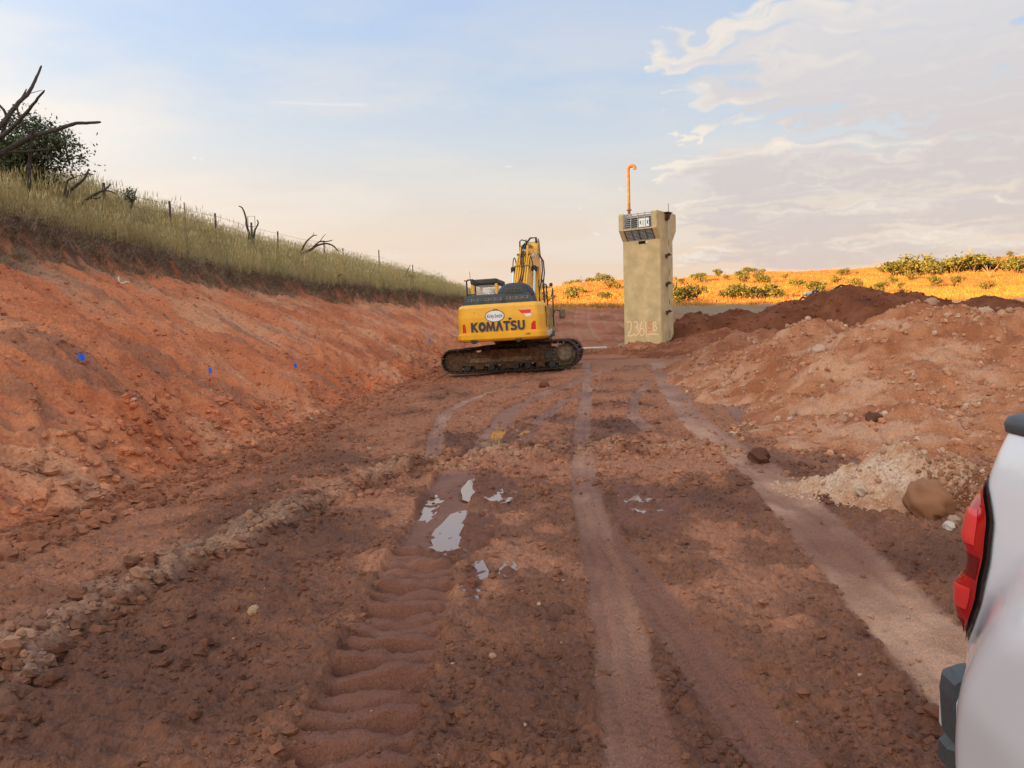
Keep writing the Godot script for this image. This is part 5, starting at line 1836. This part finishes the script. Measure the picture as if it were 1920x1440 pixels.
	for k in br.size():
		part("trunk" if k == 0 else "branch", limb(rel(origin, br[k][0]), br[k][1], br[k][2]), M.deadwood, t)
	# ---------------- green bush behind them
	leafy_bush(Vector3(-13.6, 0, -22.0), Vector3(1.9, 1.25, 1.6), 1.25, 13000, 0.05, 46, [Color(0.045, 0.062, 0.024), Color(0.115, 0.135, 0.055)], 5, "green_bush", "dense dark green bush behind the big dead tree", "bush")
	leafy_bush(Vector3(-13.25, 0, -27.2), Vector3(0.52, 0.42, 0.45), 0.95, 420, 0.04, 9, [Color(0.05, 0.06, 0.03), Color(0.10, 0.11, 0.05)], 6, "sapling", "small dark leafy sapling by the fence on the grass slope", "bush")
	leafy_bush(Vector3(-7.0, 0, -52.0), Vector3(0.95, 0.5, 0.8), 0.55, 900, 0.05, 12, [Color(0.06, 0.07, 0.03), Color(0.13, 0.13, 0.06)], 7, "low_bush", "low dark bush near the far end of the bank", "bush")
	leafy_bush(Vector3(-0.6, 0, -66.0), Vector3(1.5, 1.2, 1.3), 1.7, 900, 0.09, 14, [Color(0.14, 0.13, 0.04), Color(0.30, 0.24, 0.08)], 8, "small_tree", "small yellow green tree seen behind the excavator", "tree")
	# a bare stick leaning out of the low bush
	base = Vector3(-7.05, land(-7.05, 51.6), -51.6)
	t = thing("bare_stick", "bare stick leaning out of the low bush", "branch", base)
	part("stem", limb([Vector3(0, -0.1, 0), Vector3(0.15, 0.7, 0), Vector3(0.5, 1.35, 0)], 0.04, 0.02), M.deadwood, t)
	part("twig", limb([Vector3(0.2, 0.8, 0), Vector3(0.5, 0.95, 0)], 0.02, 0.01), M.deadwood, t)
	# ---------------- two upright dead stems and a gauge post between them
	for s in [["tall bent dead stem left of the gauge post", [[-12.68, 6.2, -38.0], [-12.66, 6.97, -38.0], [-12.76, 7.49, -38.0], [-12.79, 7.93, -38.0], [-12.92, 8.3, -38.0], [-13.1, 8.42, -38.0]], 0.075], ["shorter kinked dead stem right of the gauge post", [[-12.46, 6.2, -38.0], [-12.45, 6.97, -38.0], [-12.35, 7.4, -38.0], [-12.18, 7.71, -38.0], [-12.25, 7.86, -38.0]], 0.06]]:
		var p0: Array = s[1][0]
		base = Vector3(p0[0], land(p0[0], 38.0) - 0.05, -38.0)
		t = thing("dead_sapling", s[0], "branch", base, Vector3.ZERO, "dead stems in the grass")
		part("stem", limb(rel(Vector3(p0[0], 6.2, -38.0), s[1]), s[2], 0.025), M.deadwood, t)
	base = Vector3(-12.53, land(-12.53, 38.0), -38.0)
	t = thing("gauge_post", "slim grey post with a square wire frame on top in the grass", "post", base)
	part("post", box_mesh(Vector3(0.09, 1.5, 0.06), 0.01, Vector3(0, 0.7, 0)), M.post, t)
	var fr := mb()
	tube(fr, [Vector3(-0.16, 1.25, 0), Vector3(-0.16, 1.75, 0), Vector3(0.18, 1.75, 0), Vector3(0.18, 1.25, 0), Vector3(-0.16, 1.25, 0)], 0.016, 5)
	part("frame", done(fr), M.wire, t)
	# ---------------- fallen branch on the bank edge
	base = Vector3(-11.6, land(-11.6, 43.0) + 0.15, -43.0)
	t = thing("fallen_branch", "grey fallen branch sticking out over the bank edge against the sky", "branch", base)
	t.scale = Vector3.ONE * 1.15
	origin = Vector3(-10.05, 5.55, -37.0)
	br = [
		[[[-10.3, 5.6, -36.9], [-10.05, 5.85, -37.0], [-9.65, 6.05, -37.16], [-9.3, 6.28, -37.32], [-8.95, 6.42, -37.48], [-8.6, 6.36, -37.64], [-8.34, 6.06, -37.8]], 0.075, 0.03],
		[[[-10.0, 5.95, -37.05], [-9.82, 6.4, -37.25], [-9.60, 6.65, -37.3], [-9.43, 6.80, -37.35], [-9.25, 6.82, -37.4]], 0.05, 0.02],
		[[[-9.45, 6.2, -37.25], [-9.15, 6.50, -37.4], [-8.85, 6.52, -37.6], [-8.58, 6.60, -37.7]], 0.045, 0.018],
		[[[-9.15, 6.48, -37.4], [-8.95, 6.75, -37.4], [-8.82, 6.85, -37.4]], 0.02, 0.008],
		[[[-9.45, 6.78, -37.35], [-9.40, 6.95, -37.35]], 0.018, 0.008],
	]
	for k in br.size():
		part("stem" if k == 0 else "twig", limb(rel(origin, br[k][0]), br[k][1], br[k][2]), M.deadwood, t)
	base = Vector3(-9.1, land(-9.1, 40.5), -40.5)
	t = thing("stump", "short dark root stub poking from the grass below the fallen branch", "stump", base)
	part("stem", limb([Vector3(0, -0.1, 0), Vector3(0.15, 0.18, 0.1), Vector3(0.4, 0.25, 0.2)], 0.09, 0.04), M.deadwood, t)
	# ---------------- survey laths
	for s in [["left one of the two thin survey laths in the grass", -11.34, 27.4, 1.55], ["right one of the two thin survey laths, taller and paler", -11.13, 27.0, 2.0]]:
		base = Vector3(s[1], land(s[1], s[2]) - 0.1, -s[2])
		t = thing("survey_lath", s[0], "stake", base, Vector3(0, 0.3, 0.03), "survey laths")
		part("lath", box_mesh(Vector3(0.045, s[3], 0.015), 0.003, Vector3(0, s[3] / 2, 0)), M.lath, t)
	# ---------------- wire fence along the crest
	var posts := [[-12.9, 18.5], [-12.5, 24.2], [-13.0, 30.0], [-12.85, 34.2], [-12.45, 42.0], [-11.4, 48.0], [-11.1, 52.0], [-9.7, 58.0], [-8.2, 66.0], [-6.5, 75.0]]
	base = Vector3(posts[0][0], land(posts[0][0], posts[0][1]), -posts[0][1])
	t = thing("wire_fence", "barbed wire fence with thin dark posts along the grassy crest", "fence", base)
	var tops := []
	for p in posts:
		var y := land(p[0], p[1])
		var hgt := 1.5 if p[1] != 58.0 else 1.9
		part("post", box_mesh(Vector3(0.07, hgt, 0.07), 0.01, Vector3(p[0], y + hgt / 2 - 0.1, -p[1]) - base), M.post, t)
		tops.append(Vector3(p[0], y + 1.28, -p[1]) - base)
	for w in 3:
		for k in tops.size() - 1:
			var a: Vector3 = tops[k] - Vector3(0, w * 0.36, 0)
			var b: Vector3 = tops[k + 1] - Vector3(0, w * 0.36, 0)
			part("wire", tube_mesh([a, (a + b) / 2 - Vector3(0, 0.06, 0), b], 0.006, 4), M.wire, t)


func leafy_bush(at: Vector3, size: Vector3, mid: float, n: int, leaf: float, clumps: int, col: Array, seed_: int, called: String, label: String, category: String) -> void:
	var base := Vector3(at.x, land(at.x, -at.z) - 0.05, at.z)
	var t := thing(called, label, category, base)
	var r := RandomNumberGenerator.new()
	r.seed = seed_
	part("crown", crown_mesh(seed_, n, size, leaf, clumps, col), M.leaf, t, Vector3(0, mid, 0))
	for k in 5:
		var a := r.randf() * TAU
		var o := Vector3(cos(a) * size.x * 0.6, mid + size.y * r.randf_range(0.0, 0.7), sin(a) * size.z * 0.6)
		part("trunk", limb([Vector3(0, -0.1, 0), o * Vector3(0.35, 0.45, 0.35), o], 0.035 * size.x, 0.012), M.bark, t)


func ordinal(n: int) -> String:
	var ones := ["", "first", "second", "third", "fourth", "fifth", "sixth", "seventh", "eighth", "ninth", "tenth", "eleventh", "twelfth", "thirteenth", "fourteenth", "fifteenth", "sixteenth", "seventeenth", "eighteenth", "nineteenth"]
	if n < 20:
		return ones[n]
	var tens := ["twentieth", "thirtieth", "fortieth", "fiftieth", "sixtieth"]
	var stems := ["twenty", "thirty", "forty", "fifty", "sixty"]
	return tens[n / 10 - 2] if n % 10 == 0 else stems[n / 10 - 2] + "-" + ones[n % 10]


func build_far_hill_things() -> void:
	var r := RandomNumberGenerator.new()
	r.seed = 501
	# ---------------- dry grass on the far hill
	var clump := [tuft(31, 14, 0.55, 0.05, 0.30, 0.5), tuft(32, 14, 0.45, 0.06, 0.36, 0.7)]
	var spots := [[], []]
	for k in 22000:
		var d := 89.0 + 150.0 * pow(r.randf(), 1.5)
		var x := d * r.randf_range(-0.06, 0.78)
		if land_kind(x, d) != 5:
			continue
		var pt := n_patch.get_noise_2d(x * 0.2, d * 0.2)
		if pt + r.randf_range(-0.3, 0.3) < -0.12:
			continue
		var s := r.randf_range(0.7, 1.5)
		var c := Color(0.55, 0.27, 0.06).lerp(Color(0.46, 0.29, 0.07), r.randf()).lerp(Color(0.48, 0.18, 0.045), r.randf() * 0.6)
		spots[k % 2].append([Vector3(x, land(x, d), -d), Basis(Vector3.UP, r.randf() * TAU).scaled(Vector3(s, s * 0.8, s)), c])
	for k in 2:
		scatter("dry_hill_grass", clump[k], M.blade, spots[k], "golden dry grass on the sunlit far hill", "grass")
	# ---------------- shrubs, each one a plant of its own
	var kinds := []
	for k in 5:
		kinds.append(crown_mesh(900 + k, 420, Vector3(1.0, 0.62, 1.0), 0.10, 16, [Color(0.06, 0.085, 0.018), Color(0.17, 0.18, 0.045)]))
	var stem := mb()
	for k in 5:
		var a := TAU * k / 5.0 + 0.4
		tube(stem, [Vector3(0, -0.2, 0), Vector3(cos(a) * 0.25, 0.35, sin(a) * 0.25), Vector3(cos(a) * 0.6, 0.8, sin(a) * 0.6)], [0.06, 0.04, 0.015], 5)
	var stem_mesh := done(stem)
	# label, centre x, d, half spread x, d, how many, size range
	var groups := [
		["olive shrub on the sunlit slope just right of the tower", 27.0, 100.0, 9.0, 8.0, 15, 1.8, 2.6],
		["olive shrub on the low sunlit slope behind the pump", 43.0, 108.0, 10.0, 9.0, 15, 1.2, 2.1],
		["olive shrub scattered on the middle of the sunlit hill", 62.0, 135.0, 22.0, 16.0, 20, 1.2, 2.2],
		["large green shrub in the thicket high on the right of the hill", 101.0, 166.0, 17.0, 8.0, 30, 3.4, 4.8],
		["small shrub along the far hill's skyline above the heaps", 74.0, 212.0, 42.0, 10.0, 26, 1.2, 2.6],
		["small shrub on the hill between excavator and tower", 12.0, 122.0, 9.0, 22.0, 16, 1.0, 1.9],
		["shrub on the skyline between excavator and tower", 19.0, 200.0, 15.0, 14.0, 14, 1.4, 2.8],
		["low shrub on the crest at the far right of the hill", 140.0, 232.0, 32.0, 10.0, 16, 1.0, 2.0],
		["shrub on the upper slope right of the tower", 50.0, 175.0, 18.0, 16.0, 16, 1.4, 2.4],
	]
	for g in groups:
		var spots2 := []
		for k in g[5]:
			var x0: float = g[1] + r.randf_range(-1, 1) * g[3]
			var d0: float = g[2] + r.randf_range(-1, 1) * g[4]
			if land_kind(x0, d0) != 5:
				d0 = 93.0
			spots2.append(Vector2(x0, d0))
		spots2.sort_custom(func(a: Vector2, b: Vector2) -> bool: return a.x / a.y < b.x / b.y)
		for k in g[5]:
			var x: float = spots2[k].x
			var d: float = spots2[k].y
			var s: float = r.randf_range(g[6] * 0.6, g[7] * 0.85)
			var t := thing("shrub", g[0] + ", " + ordinal(k + 1) + " from left", "shrub", Vector3(x, land(x, d), -d), Vector3(0, r.randf() * TAU, 0), "shrubs on the far hill")
			var o := part("crown", kinds[r.randi() % 5], M.leaf, t, Vector3(0, s * 0.62, 0))
			o.scale = Vector3(s, s * r.randf_range(0.85, 1.15), s)
			var q := part("stem", stem_mesh, M.bark, t)
			q.scale = Vector3.ONE * s * 0.9
	# a bleached bare bush below the thicket
	var b := Vector3(92.0, land(92.0, 148.0), -148.0)
	var dead := thing("bare_bush", "pale bleached leafless bush below the thicket on the far hill", "bush", b)
	for k in 9:
		var a := TAU * k / 9.0
		part("branch", limb([Vector3(0, -0.1, 0), Vector3(cos(a) * 0.5, 1.0, sin(a) * 0.5), Vector3(cos(a) * 1.5, 2.0 + 0.5 * sin(a * 3.0), sin(a) * 1.5)], 0.09, 0.04), M.lath, dead)


func build_site_things() -> void:
	# ---------------- blue survey flags on the bank
	for s in [["blue flag on the bank nearest the left edge", -5.75, 10.25, 0.3], ["blue flag on the bank, brightest and broadest one", -5.55, 14.1, -0.5], ["blue flag on the bank, third from the left edge", -5.25, 18.6, 0.7], ["faint blue flag on the bank beside the excavator", -3.9, 37.0, 0.1]]:
		var y := land(s[1], s[2])
		var t := thing("marker_flag", s[0], "flag", Vector3(s[1], y, -s[2]), Vector3(0, s[3], 0.12), "blue marker flags on the bank")
		part("wire", tube_mesh([Vector3(0, -0.1, 0), Vector3(0, 0.20, 0)], 0.003, 5), M.wire, t)
		var st := mb()
		st.set_smooth_group(1)
		for k in 6:
			var a := k / 6.0
			var c := (k + 1) / 6.0
			quad(st, Vector3(a * 0.08, 0.20 - 0.02 * a, 0.015 * sin(a * 6.0)), Vector3(c * 0.08, 0.20 - 0.02 * c, 0.015 * sin(c * 6.0)), Vector3(c * 0.07, 0.11 - 0.03 * c, 0.02 * sin(c * 6.0 + 0.6)), Vector3(a * 0.07, 0.11 - 0.03 * a, 0.02 * sin(a * 6.0 + 0.6)))
		part("cloth", done(st), M.flag, t)
	var rt := thing("red_ribbon", "scrap of red ribbon lying at the foot of the bank", "ribbon", Vector3(-3.95, land(-3.95, 21.0), -21.0))
	part("ribbon", box_mesh(Vector3(0.24, 0.05, 0.02), 0.005, Vector3(0, 0.03, 0), Basis(Vector3.UP, 0.3)), M.flag_red, rt)
	# a curved white scrap below the bank edge
	var y0 := land(-9.0, 18.0)
	var sc := thing("white_scrap", "curved white plastic scrap on the upper red bank", "debris", Vector3(-9.0, y0 + 0.04, -18.0), Vector3(0, 0, -0.5))
	var pts := []
	for k in 7:
		pts.append(Vector3(-0.12 + k * 0.04, 0.05 * cos(k * 1.1), 0.06 * sin(k * 0.9)))
	part("strip", tube_mesh(pts, 0.022, 6), M.bone, sc)
	# ---------------- pump and hoses behind the dark ridge
	var px := 19.3
	var pd := 49.4
	var py := top_at(px, pd)
	var p := thing("water_pump", "small engine pump with a pale tank on top of the dark spoil ridge", "pump", Vector3(px, py, -pd), Vector3(0, -0.2, 0))
	part("skid", box_mesh(Vector3(0.9, 0.08, 0.6), 0.01, Vector3(0, 0.02, 0)), M.black, p)
	part("tank", tube_mesh([Vector3(-0.28, 0.25, 0.0), Vector3(0.02, 0.25, 0.0)], 0.2, 14), M.pale_plate, p)
	part("engine", box_mesh(Vector3(0.36, 0.42, 0.4), 0.06, Vector3(0.24, 0.28, 0)), M.black, p)
	part("exhaust", tube_mesh([Vector3(0.3, 0.4, 0), Vector3(0.3, 0.62, 0), Vector3(0.38, 0.66, 0)], 0.04, 8), M.dark_rust, p)
	part("gauge", tube_mesh([Vector3(0.2, 0.3, 0.2), Vector3(0.2, 0.3, 0.25)], 0.07, 12), M.white_sticker, p)
	part("coupling", tube_mesh([Vector3(-0.5, 0.22, 0.0), Vector3(-0.28, 0.25, 0.0)], 0.07, 10), M.galv, p)
	var c2 := thing("pump_canister", "small red canister standing right of the pump", "canister", Vector3(px + 0.75, top_at(px + 0.75, pd) - 0.02, -pd))
	part("body", tube_mesh([Vector3(0, 0, 0), Vector3(0, 0.06, 0), Vector3(0, 0.3, 0), Vector3(0, 0.36, 0)], [0.10, 0.13, 0.13, 0.05], 12), M.dark_rust, c2)
	part("handle", tube_mesh([Vector3(-0.07, 0.33, 0), Vector3(-0.05, 0.48, 0), Vector3(0.05, 0.48, 0), Vector3(0.07, 0.33, 0)], 0.015, 6), M.black, c2)
	var hp := []
	for k in 9:
		var q := k / 8.0
		var hx := px - 0.5 - q * 2.2
		hp.append(Vector3(hx, top_at(hx, pd + q * 0.4) + lerpf(0.24, 0.05, q), -pd - q * 0.4))
	var h1 := part("suction_hose", tube_mesh(hp, 0.06, 8), M.hose, self)
	tag(h1, "straight black hose running left from the pump", "hose", "pump hoses")
	hp = []
	for k in 15:
		var a := PI - k / 14.0 * PI * 1.9
		var hx := px + 2.0 + cos(a) * 0.75
		hp.append(Vector3(hx, top_at(hx, pd) + 0.10 + maxf(0.0, sin(a)) * 0.36, -pd + 0.25 * sin(a)))
	var h2 := part("coiled_hose", tube_mesh(hp, 0.065, 8), M.hose, self)
	tag(h2, "looped black hose right of the pump", "hose", "pump hoses")
	# white plastic pipes lying beyond the ridge
	for s in [["left white pipe lying on the shaded flat beyond the ridge", 18.2, 62.0, 1.6, 0.1, 0.9], ["right white pipe lying on the shaded flat beyond the ridge", 20.9, 62.0, 1.7, 0.25, 1.0], ["pale pipe lying at the foot of the ramp left of the tower", 4.2, 43.4, 2.4, 0.02, 0.10]]:
		var y := top_at(s[1], s[2])
		var w := part("white_pipe", tube_mesh([Vector3(-s[3] / 2, 0, 0), Vector3(s[3] / 2, s[4], 0)], 0.12 if s[1] > 10.0 else 0.07, 10), M.pvc if s[1] > 10.0 else M.pale_plate, self, Vector3(s[1], y + s[5], -s[2]))
		tag(w, s[0], "pipe", "white pipes")
	var gc := thing("drain_marker", "small green pipe cap at the left foot of the tower", "pipe cap", Vector3(6.55, top_at(6.55, 45.6), -45.6))
	part("cap", tube_mesh([Vector3(0, -0.1, 0), Vector3(0, 0.25, 0), Vector3(0, 0.3, 0)], [0.2, 0.2, 0.15], 12), M.green_cap, gc)
	# ---------------- boulders and stones one can pick out
	var shapes := [lump(41, 22, 15, 0.36), lump(42, 14, 10, 0.6), lump(43, 9, 6, 0.5), lump(44, 9, 6, 0.55)]
	var big := [
		["round brown boulder of clay before the pale rubble heap", 3.72, 6.82, 0.19, Color(0.44, 0.20, 0.10), 0],
		["flat white stone on the ground near the truck's tail lamp", 3.62, 6.32, 0.05, Color(0.78, 0.66, 0.55), 2],
		["tan stone behind the flat white stone near the truck", 3.72, 6.42, 0.05, Color(0.55, 0.36, 0.24), 1],
		["pale oblong stone at the front foot of the rubble heap", 3.35, 7.35, 0.07, Color(0.74, 0.52, 0.36), 3],
		["pale stone near the top right of the tall tan heap", 10.05, 16.3, 0.16, Color(0.66, 0.42, 0.28), 1],
		["round pale stone on the left slope of the tall tan heap", 6.9, 17.2, 0.16, Color(0.70, 0.48, 0.34), 0],
		["large pale stone on the crest of the tall tan heap", 9.35, 17.1, 0.12, Color(0.62, 0.36, 0.23), 1],
		["dark clod on the near slope of the tall tan heap", 5.4, 11.4, 0.13, Color(0.16, 0.065, 0.035), 2],
		["dark clod at the edge of the road left of the rubble heap", 3.1, 9.6, 0.13, Color(0.17, 0.06, 0.03), 3],
		["grey stone half sunk in the mud on the left", -2.58, 5.95, 0.04, Color(0.40, 0.31, 0.27), 3],
		["cream stone in the mud left of the crawler track", -1.62, 4.6, 0.035, Color(0.60, 0.36, 0.20), 2],
		["small pinkish stone in the mud right of the crawler track", -0.14, 3.95, 0.022, Color(0.58, 0.30, 0.20), 1],
		["dark lump of mud on the road before the excavator", 0.9, 21.5, 0.14, Color(0.24, 0.085, 0.045), 2],
	]
	for s in big:
		var col: StandardMaterial3D = M.clod.duplicate()
		col.vertex_color_use_as_albedo = false
		col.albedo_color = srgb(s[4])
		var o := part("stone", shapes[s[5]], col, self, Vector3(s[1], top_at(s[1], s[2]) + s[3] * 0.35, -s[2]), Vector3(0, s[1] * 3.0, 0))
		o.scale = Vector3.ONE * s[3]
		tag(o, s[0], "stone")
	var r := RandomNumberGenerator.new()
	r.seed = 640
	var tints := []
	for k in 5:
		var col: StandardMaterial3D = M.clod.duplicate()
		col.vertex_color_use_as_albedo = false
		col.albedo_color = srgb(Color(0.54, 0.26, 0.145).lerp(Color(0.76, 0.49, 0.33), k / 4.0))
		tints.append(col)
	for g in [["pale stone lying on the tall tan heap", 0, 60, 0.05, 0.13], ["pale stone lying on the middle tan heap", 1, 20, 0.06, 0.13], ["chalky stone in the small pale rubble heap", 6, 45, 0.012, 0.04]]:
		var spots := []
		for k in g[2]:
			var cones: Array = PILES[g[1]][1]
			var c: Array = cones[r.randi() % cones.size()]
			var a := r.randf() * TAU
			var rr: float = c[3] * sqrt(r.randf()) * 0.9
			spots.append(Vector2(c[0] + cos(a) * rr, c[1] + sin(a) * rr))
		spots.sort_custom(func(a: Vector2, b: Vector2) -> bool: return a.x / a.y < b.x / b.y)
		for k in g[2]:
			var x: float = spots[k].x
			var d: float = spots[k].y
			var s: float = g[3] + (g[4] - g[3]) * pow(r.randf(), 2.5)
			var o := part("stone", shapes[r.randi() % 4], tints[r.randi() % 5], self, Vector3(x, top_at(x, d) + s * 0.3, -d), Vector3(r.randf() * 0.6, r.randf() * TAU, r.randf() * 0.6))
			o.scale = Vector3.ONE * s
			tag(o, g[0] + ", " + ordinal(k + 1) + " from left", "stone", "stones on the heaps")


func build_soil_cover() -> void:
	# ---------------- crumbs and clods of the same soil, too many to count
	var r := RandomNumberGenerator.new()
	r.seed = 999
	var shapes := [lump(61, 8, 6, 0.6), lump(62, 8, 6, 0.7), lump(63, 7, 5, 0.6)]
	var sets := [[], [], []]
	# fields: how many, nearest and farthest d, exponent, size range, share on packed mud
	for f in [[26000, 2.3, 9.0, 1.3, 0.004, 0.018], [2600, 2.3, 12.0, 1.2, 0.015, 0.04], [22000, 8.0, 27.0, 1.4, 0.012, 0.05]]:
		for k in f[0]:
			var d: float = f[1] + (f[2] - f[1]) * pow(r.randf(), f[3])
			var lo: float = maxf(-0.70 * d - 0.4, lookup(TOE, d) - 0.6)
			var hi: float = minf(0.70 * d + 0.4, 6.0)
			var x := r.randf_range(lo, hi)
			var kind := land_kind(x, d)
			if (kind == 1 and r.randf() < 0.88):
				continue
			var dens := n_patch.get_noise_2d(x * 1.7 + 9.0, d * 1.7)
			if dens + r.randf_range(-0.35, 0.35) < -0.05:
				continue
			var s: float = f[4] + (f[5] - f[4]) * pow(r.randf(), 2.6)
			var c := land_color(x, d)
			c = c * r.randf_range(0.75, 1.22)
			if r.randf() < 0.012:
				c = Color(0.70, 0.46, 0.32)
				s *= 0.6
			c.a = 1.0
			var top := top_at(x, d)
			if top > land(x, d) + 0.02:
				continue
			sets[r.randi() % 3].append([Vector3(x, top + s * 0.05, -d), Basis.from_euler(Vector3(r.randf() * 0.5, r.randf() * TAU, r.randf() * 0.5)).scaled(Vector3(s * r.randf_range(0.8, 1.35), s * 0.9, s)), c])
	# crumbs at the foot of the bank and on its face
	for k in 16000:
		var d := 3.5 + 34.0 * pow(r.randf(), 1.5)
		var toe := lookup(TOE, d)
		var u := r.randf()
		var x := toe - (u * u * 6.0 - 0.8)
		if land_kind(x, d) == 4:
			continue
		var s := 0.012 + 0.075 * pow(r.randf(), 4.0)
		if u > 0.5:
			s *= 0.55
		var c := land_color(x, d) * r.randf_range(0.75, 1.15)
		if r.randf() < 0.02:
			c = Color(0.72, 0.55, 0.42)
			s *= 0.45
		c.a = 1.0
		sets[r.randi() % 3].append([Vector3(x, land(x, d) + s * 0.15, -d), Basis.from_euler(Vector3(r.randf() * 0.5, r.randf() * TAU, r.randf() * 0.5)).scaled(Vector3(s * r.randf_range(0.8, 1.35), s * 0.9, s)), c])
	# the berm across the road and the windrow
	for k in 2200:
		var x := 0.0
		var d := 0.0
		if k % 2 == 0:
			x = r.randf_range(-1.7, 3.2)
			d = 10.25 + 0.55 * sin(x * 0.9 + 0.4) + r.randfn() * 0.33
		else:
			d = r.randf_range(3.2, 10.2)
			x = lookup([[3.0, -2.45], [4.3, -2.72], [5.3, -2.58], [6.3, -2.34], [7.6, -2.0], [9.3, -1.45], [10.5, -1.1]], d) + r.randfn() * 0.2 - 0.05
		var s := 0.010 + 0.045 * pow(r.randf(), 3.5)
		var c := land_color(x, d) * r.randf_range(0.7, 1.2)
		c.a = 1.0
		sets[r.randi() % 3].append([Vector3(x, land(x, d) + s * 0.2, -d), Basis.from_euler(Vector3(r.randf() * 0.5, r.randf() * TAU, r.randf() * 0.5)).scaled(Vector3(s * r.randf_range(0.8, 1.35), s * 0.9, s)), c])
	for k in 3:
		scatter("soil_clods", shapes[k], M.clod, sets[k], "crumbs and clods of red brown soil scattered over road and bank", "clods")
	# ---------------- gravel on the heaps
	sets = [[], [], []]
	for g in [[0, 9000, 0.010, 0.06], [1, 2500, 0.015, 0.06], [2, 1500, 0.02, 0.07], [4, 1200, 0.03, 0.10], [6, 2600, 0.004, 0.016], [7, 1500, 0.006, 0.03], [5, 500, 0.03, 0.08], [3, 2500, 0.04, 0.15], [8, 400, 0.03, 0.09]]:
		var pile: Array = PILES[g[0]]
		for k in g[1]:
			var c: Array = pile[1][r.randi() % pile[1].size()]
			var a := r.randf() * TAU
			var rr: float = c[3] * sqrt(r.randf()) * 1.02
			var x: float = c[0] + cos(a) * rr
			var d: float = c[1] + sin(a) * rr
			var dens := n_patch.get_noise_2d(x * 1.2, d * 1.2)
			if dens + r.randf_range(-0.3, 0.3) < -0.1:
				continue
			var s: float = g[2] + (g[3] - g[2]) * pow(r.randf(), 3.0)
			var col: Color = pile[3][0].lerp(pile[3][1], r.randf()) * r.randf_range(0.8, 1.15)
			if r.randf() < (0.12 if g[0] in [0, 1, 6] else 0.02):
				col = pile[3][1].lerp(Color(0.82, 0.60, 0.44), r.randf())
			col.a = 1.0
			sets[r.randi() % 3].append([Vector3(x, top_at(x, d) + s * 0.25, -d), Basis.from_euler(Vector3(r.randf() * 0.8, r.randf() * TAU, r.randf() * 0.8)).scaled(Vector3.ONE * s), col])
	for k in 3:
		scatter("heap_gravel", shapes[k], M.clod, sets[k], "gravel and crumbs scattered over the spoil heaps", "gravel")
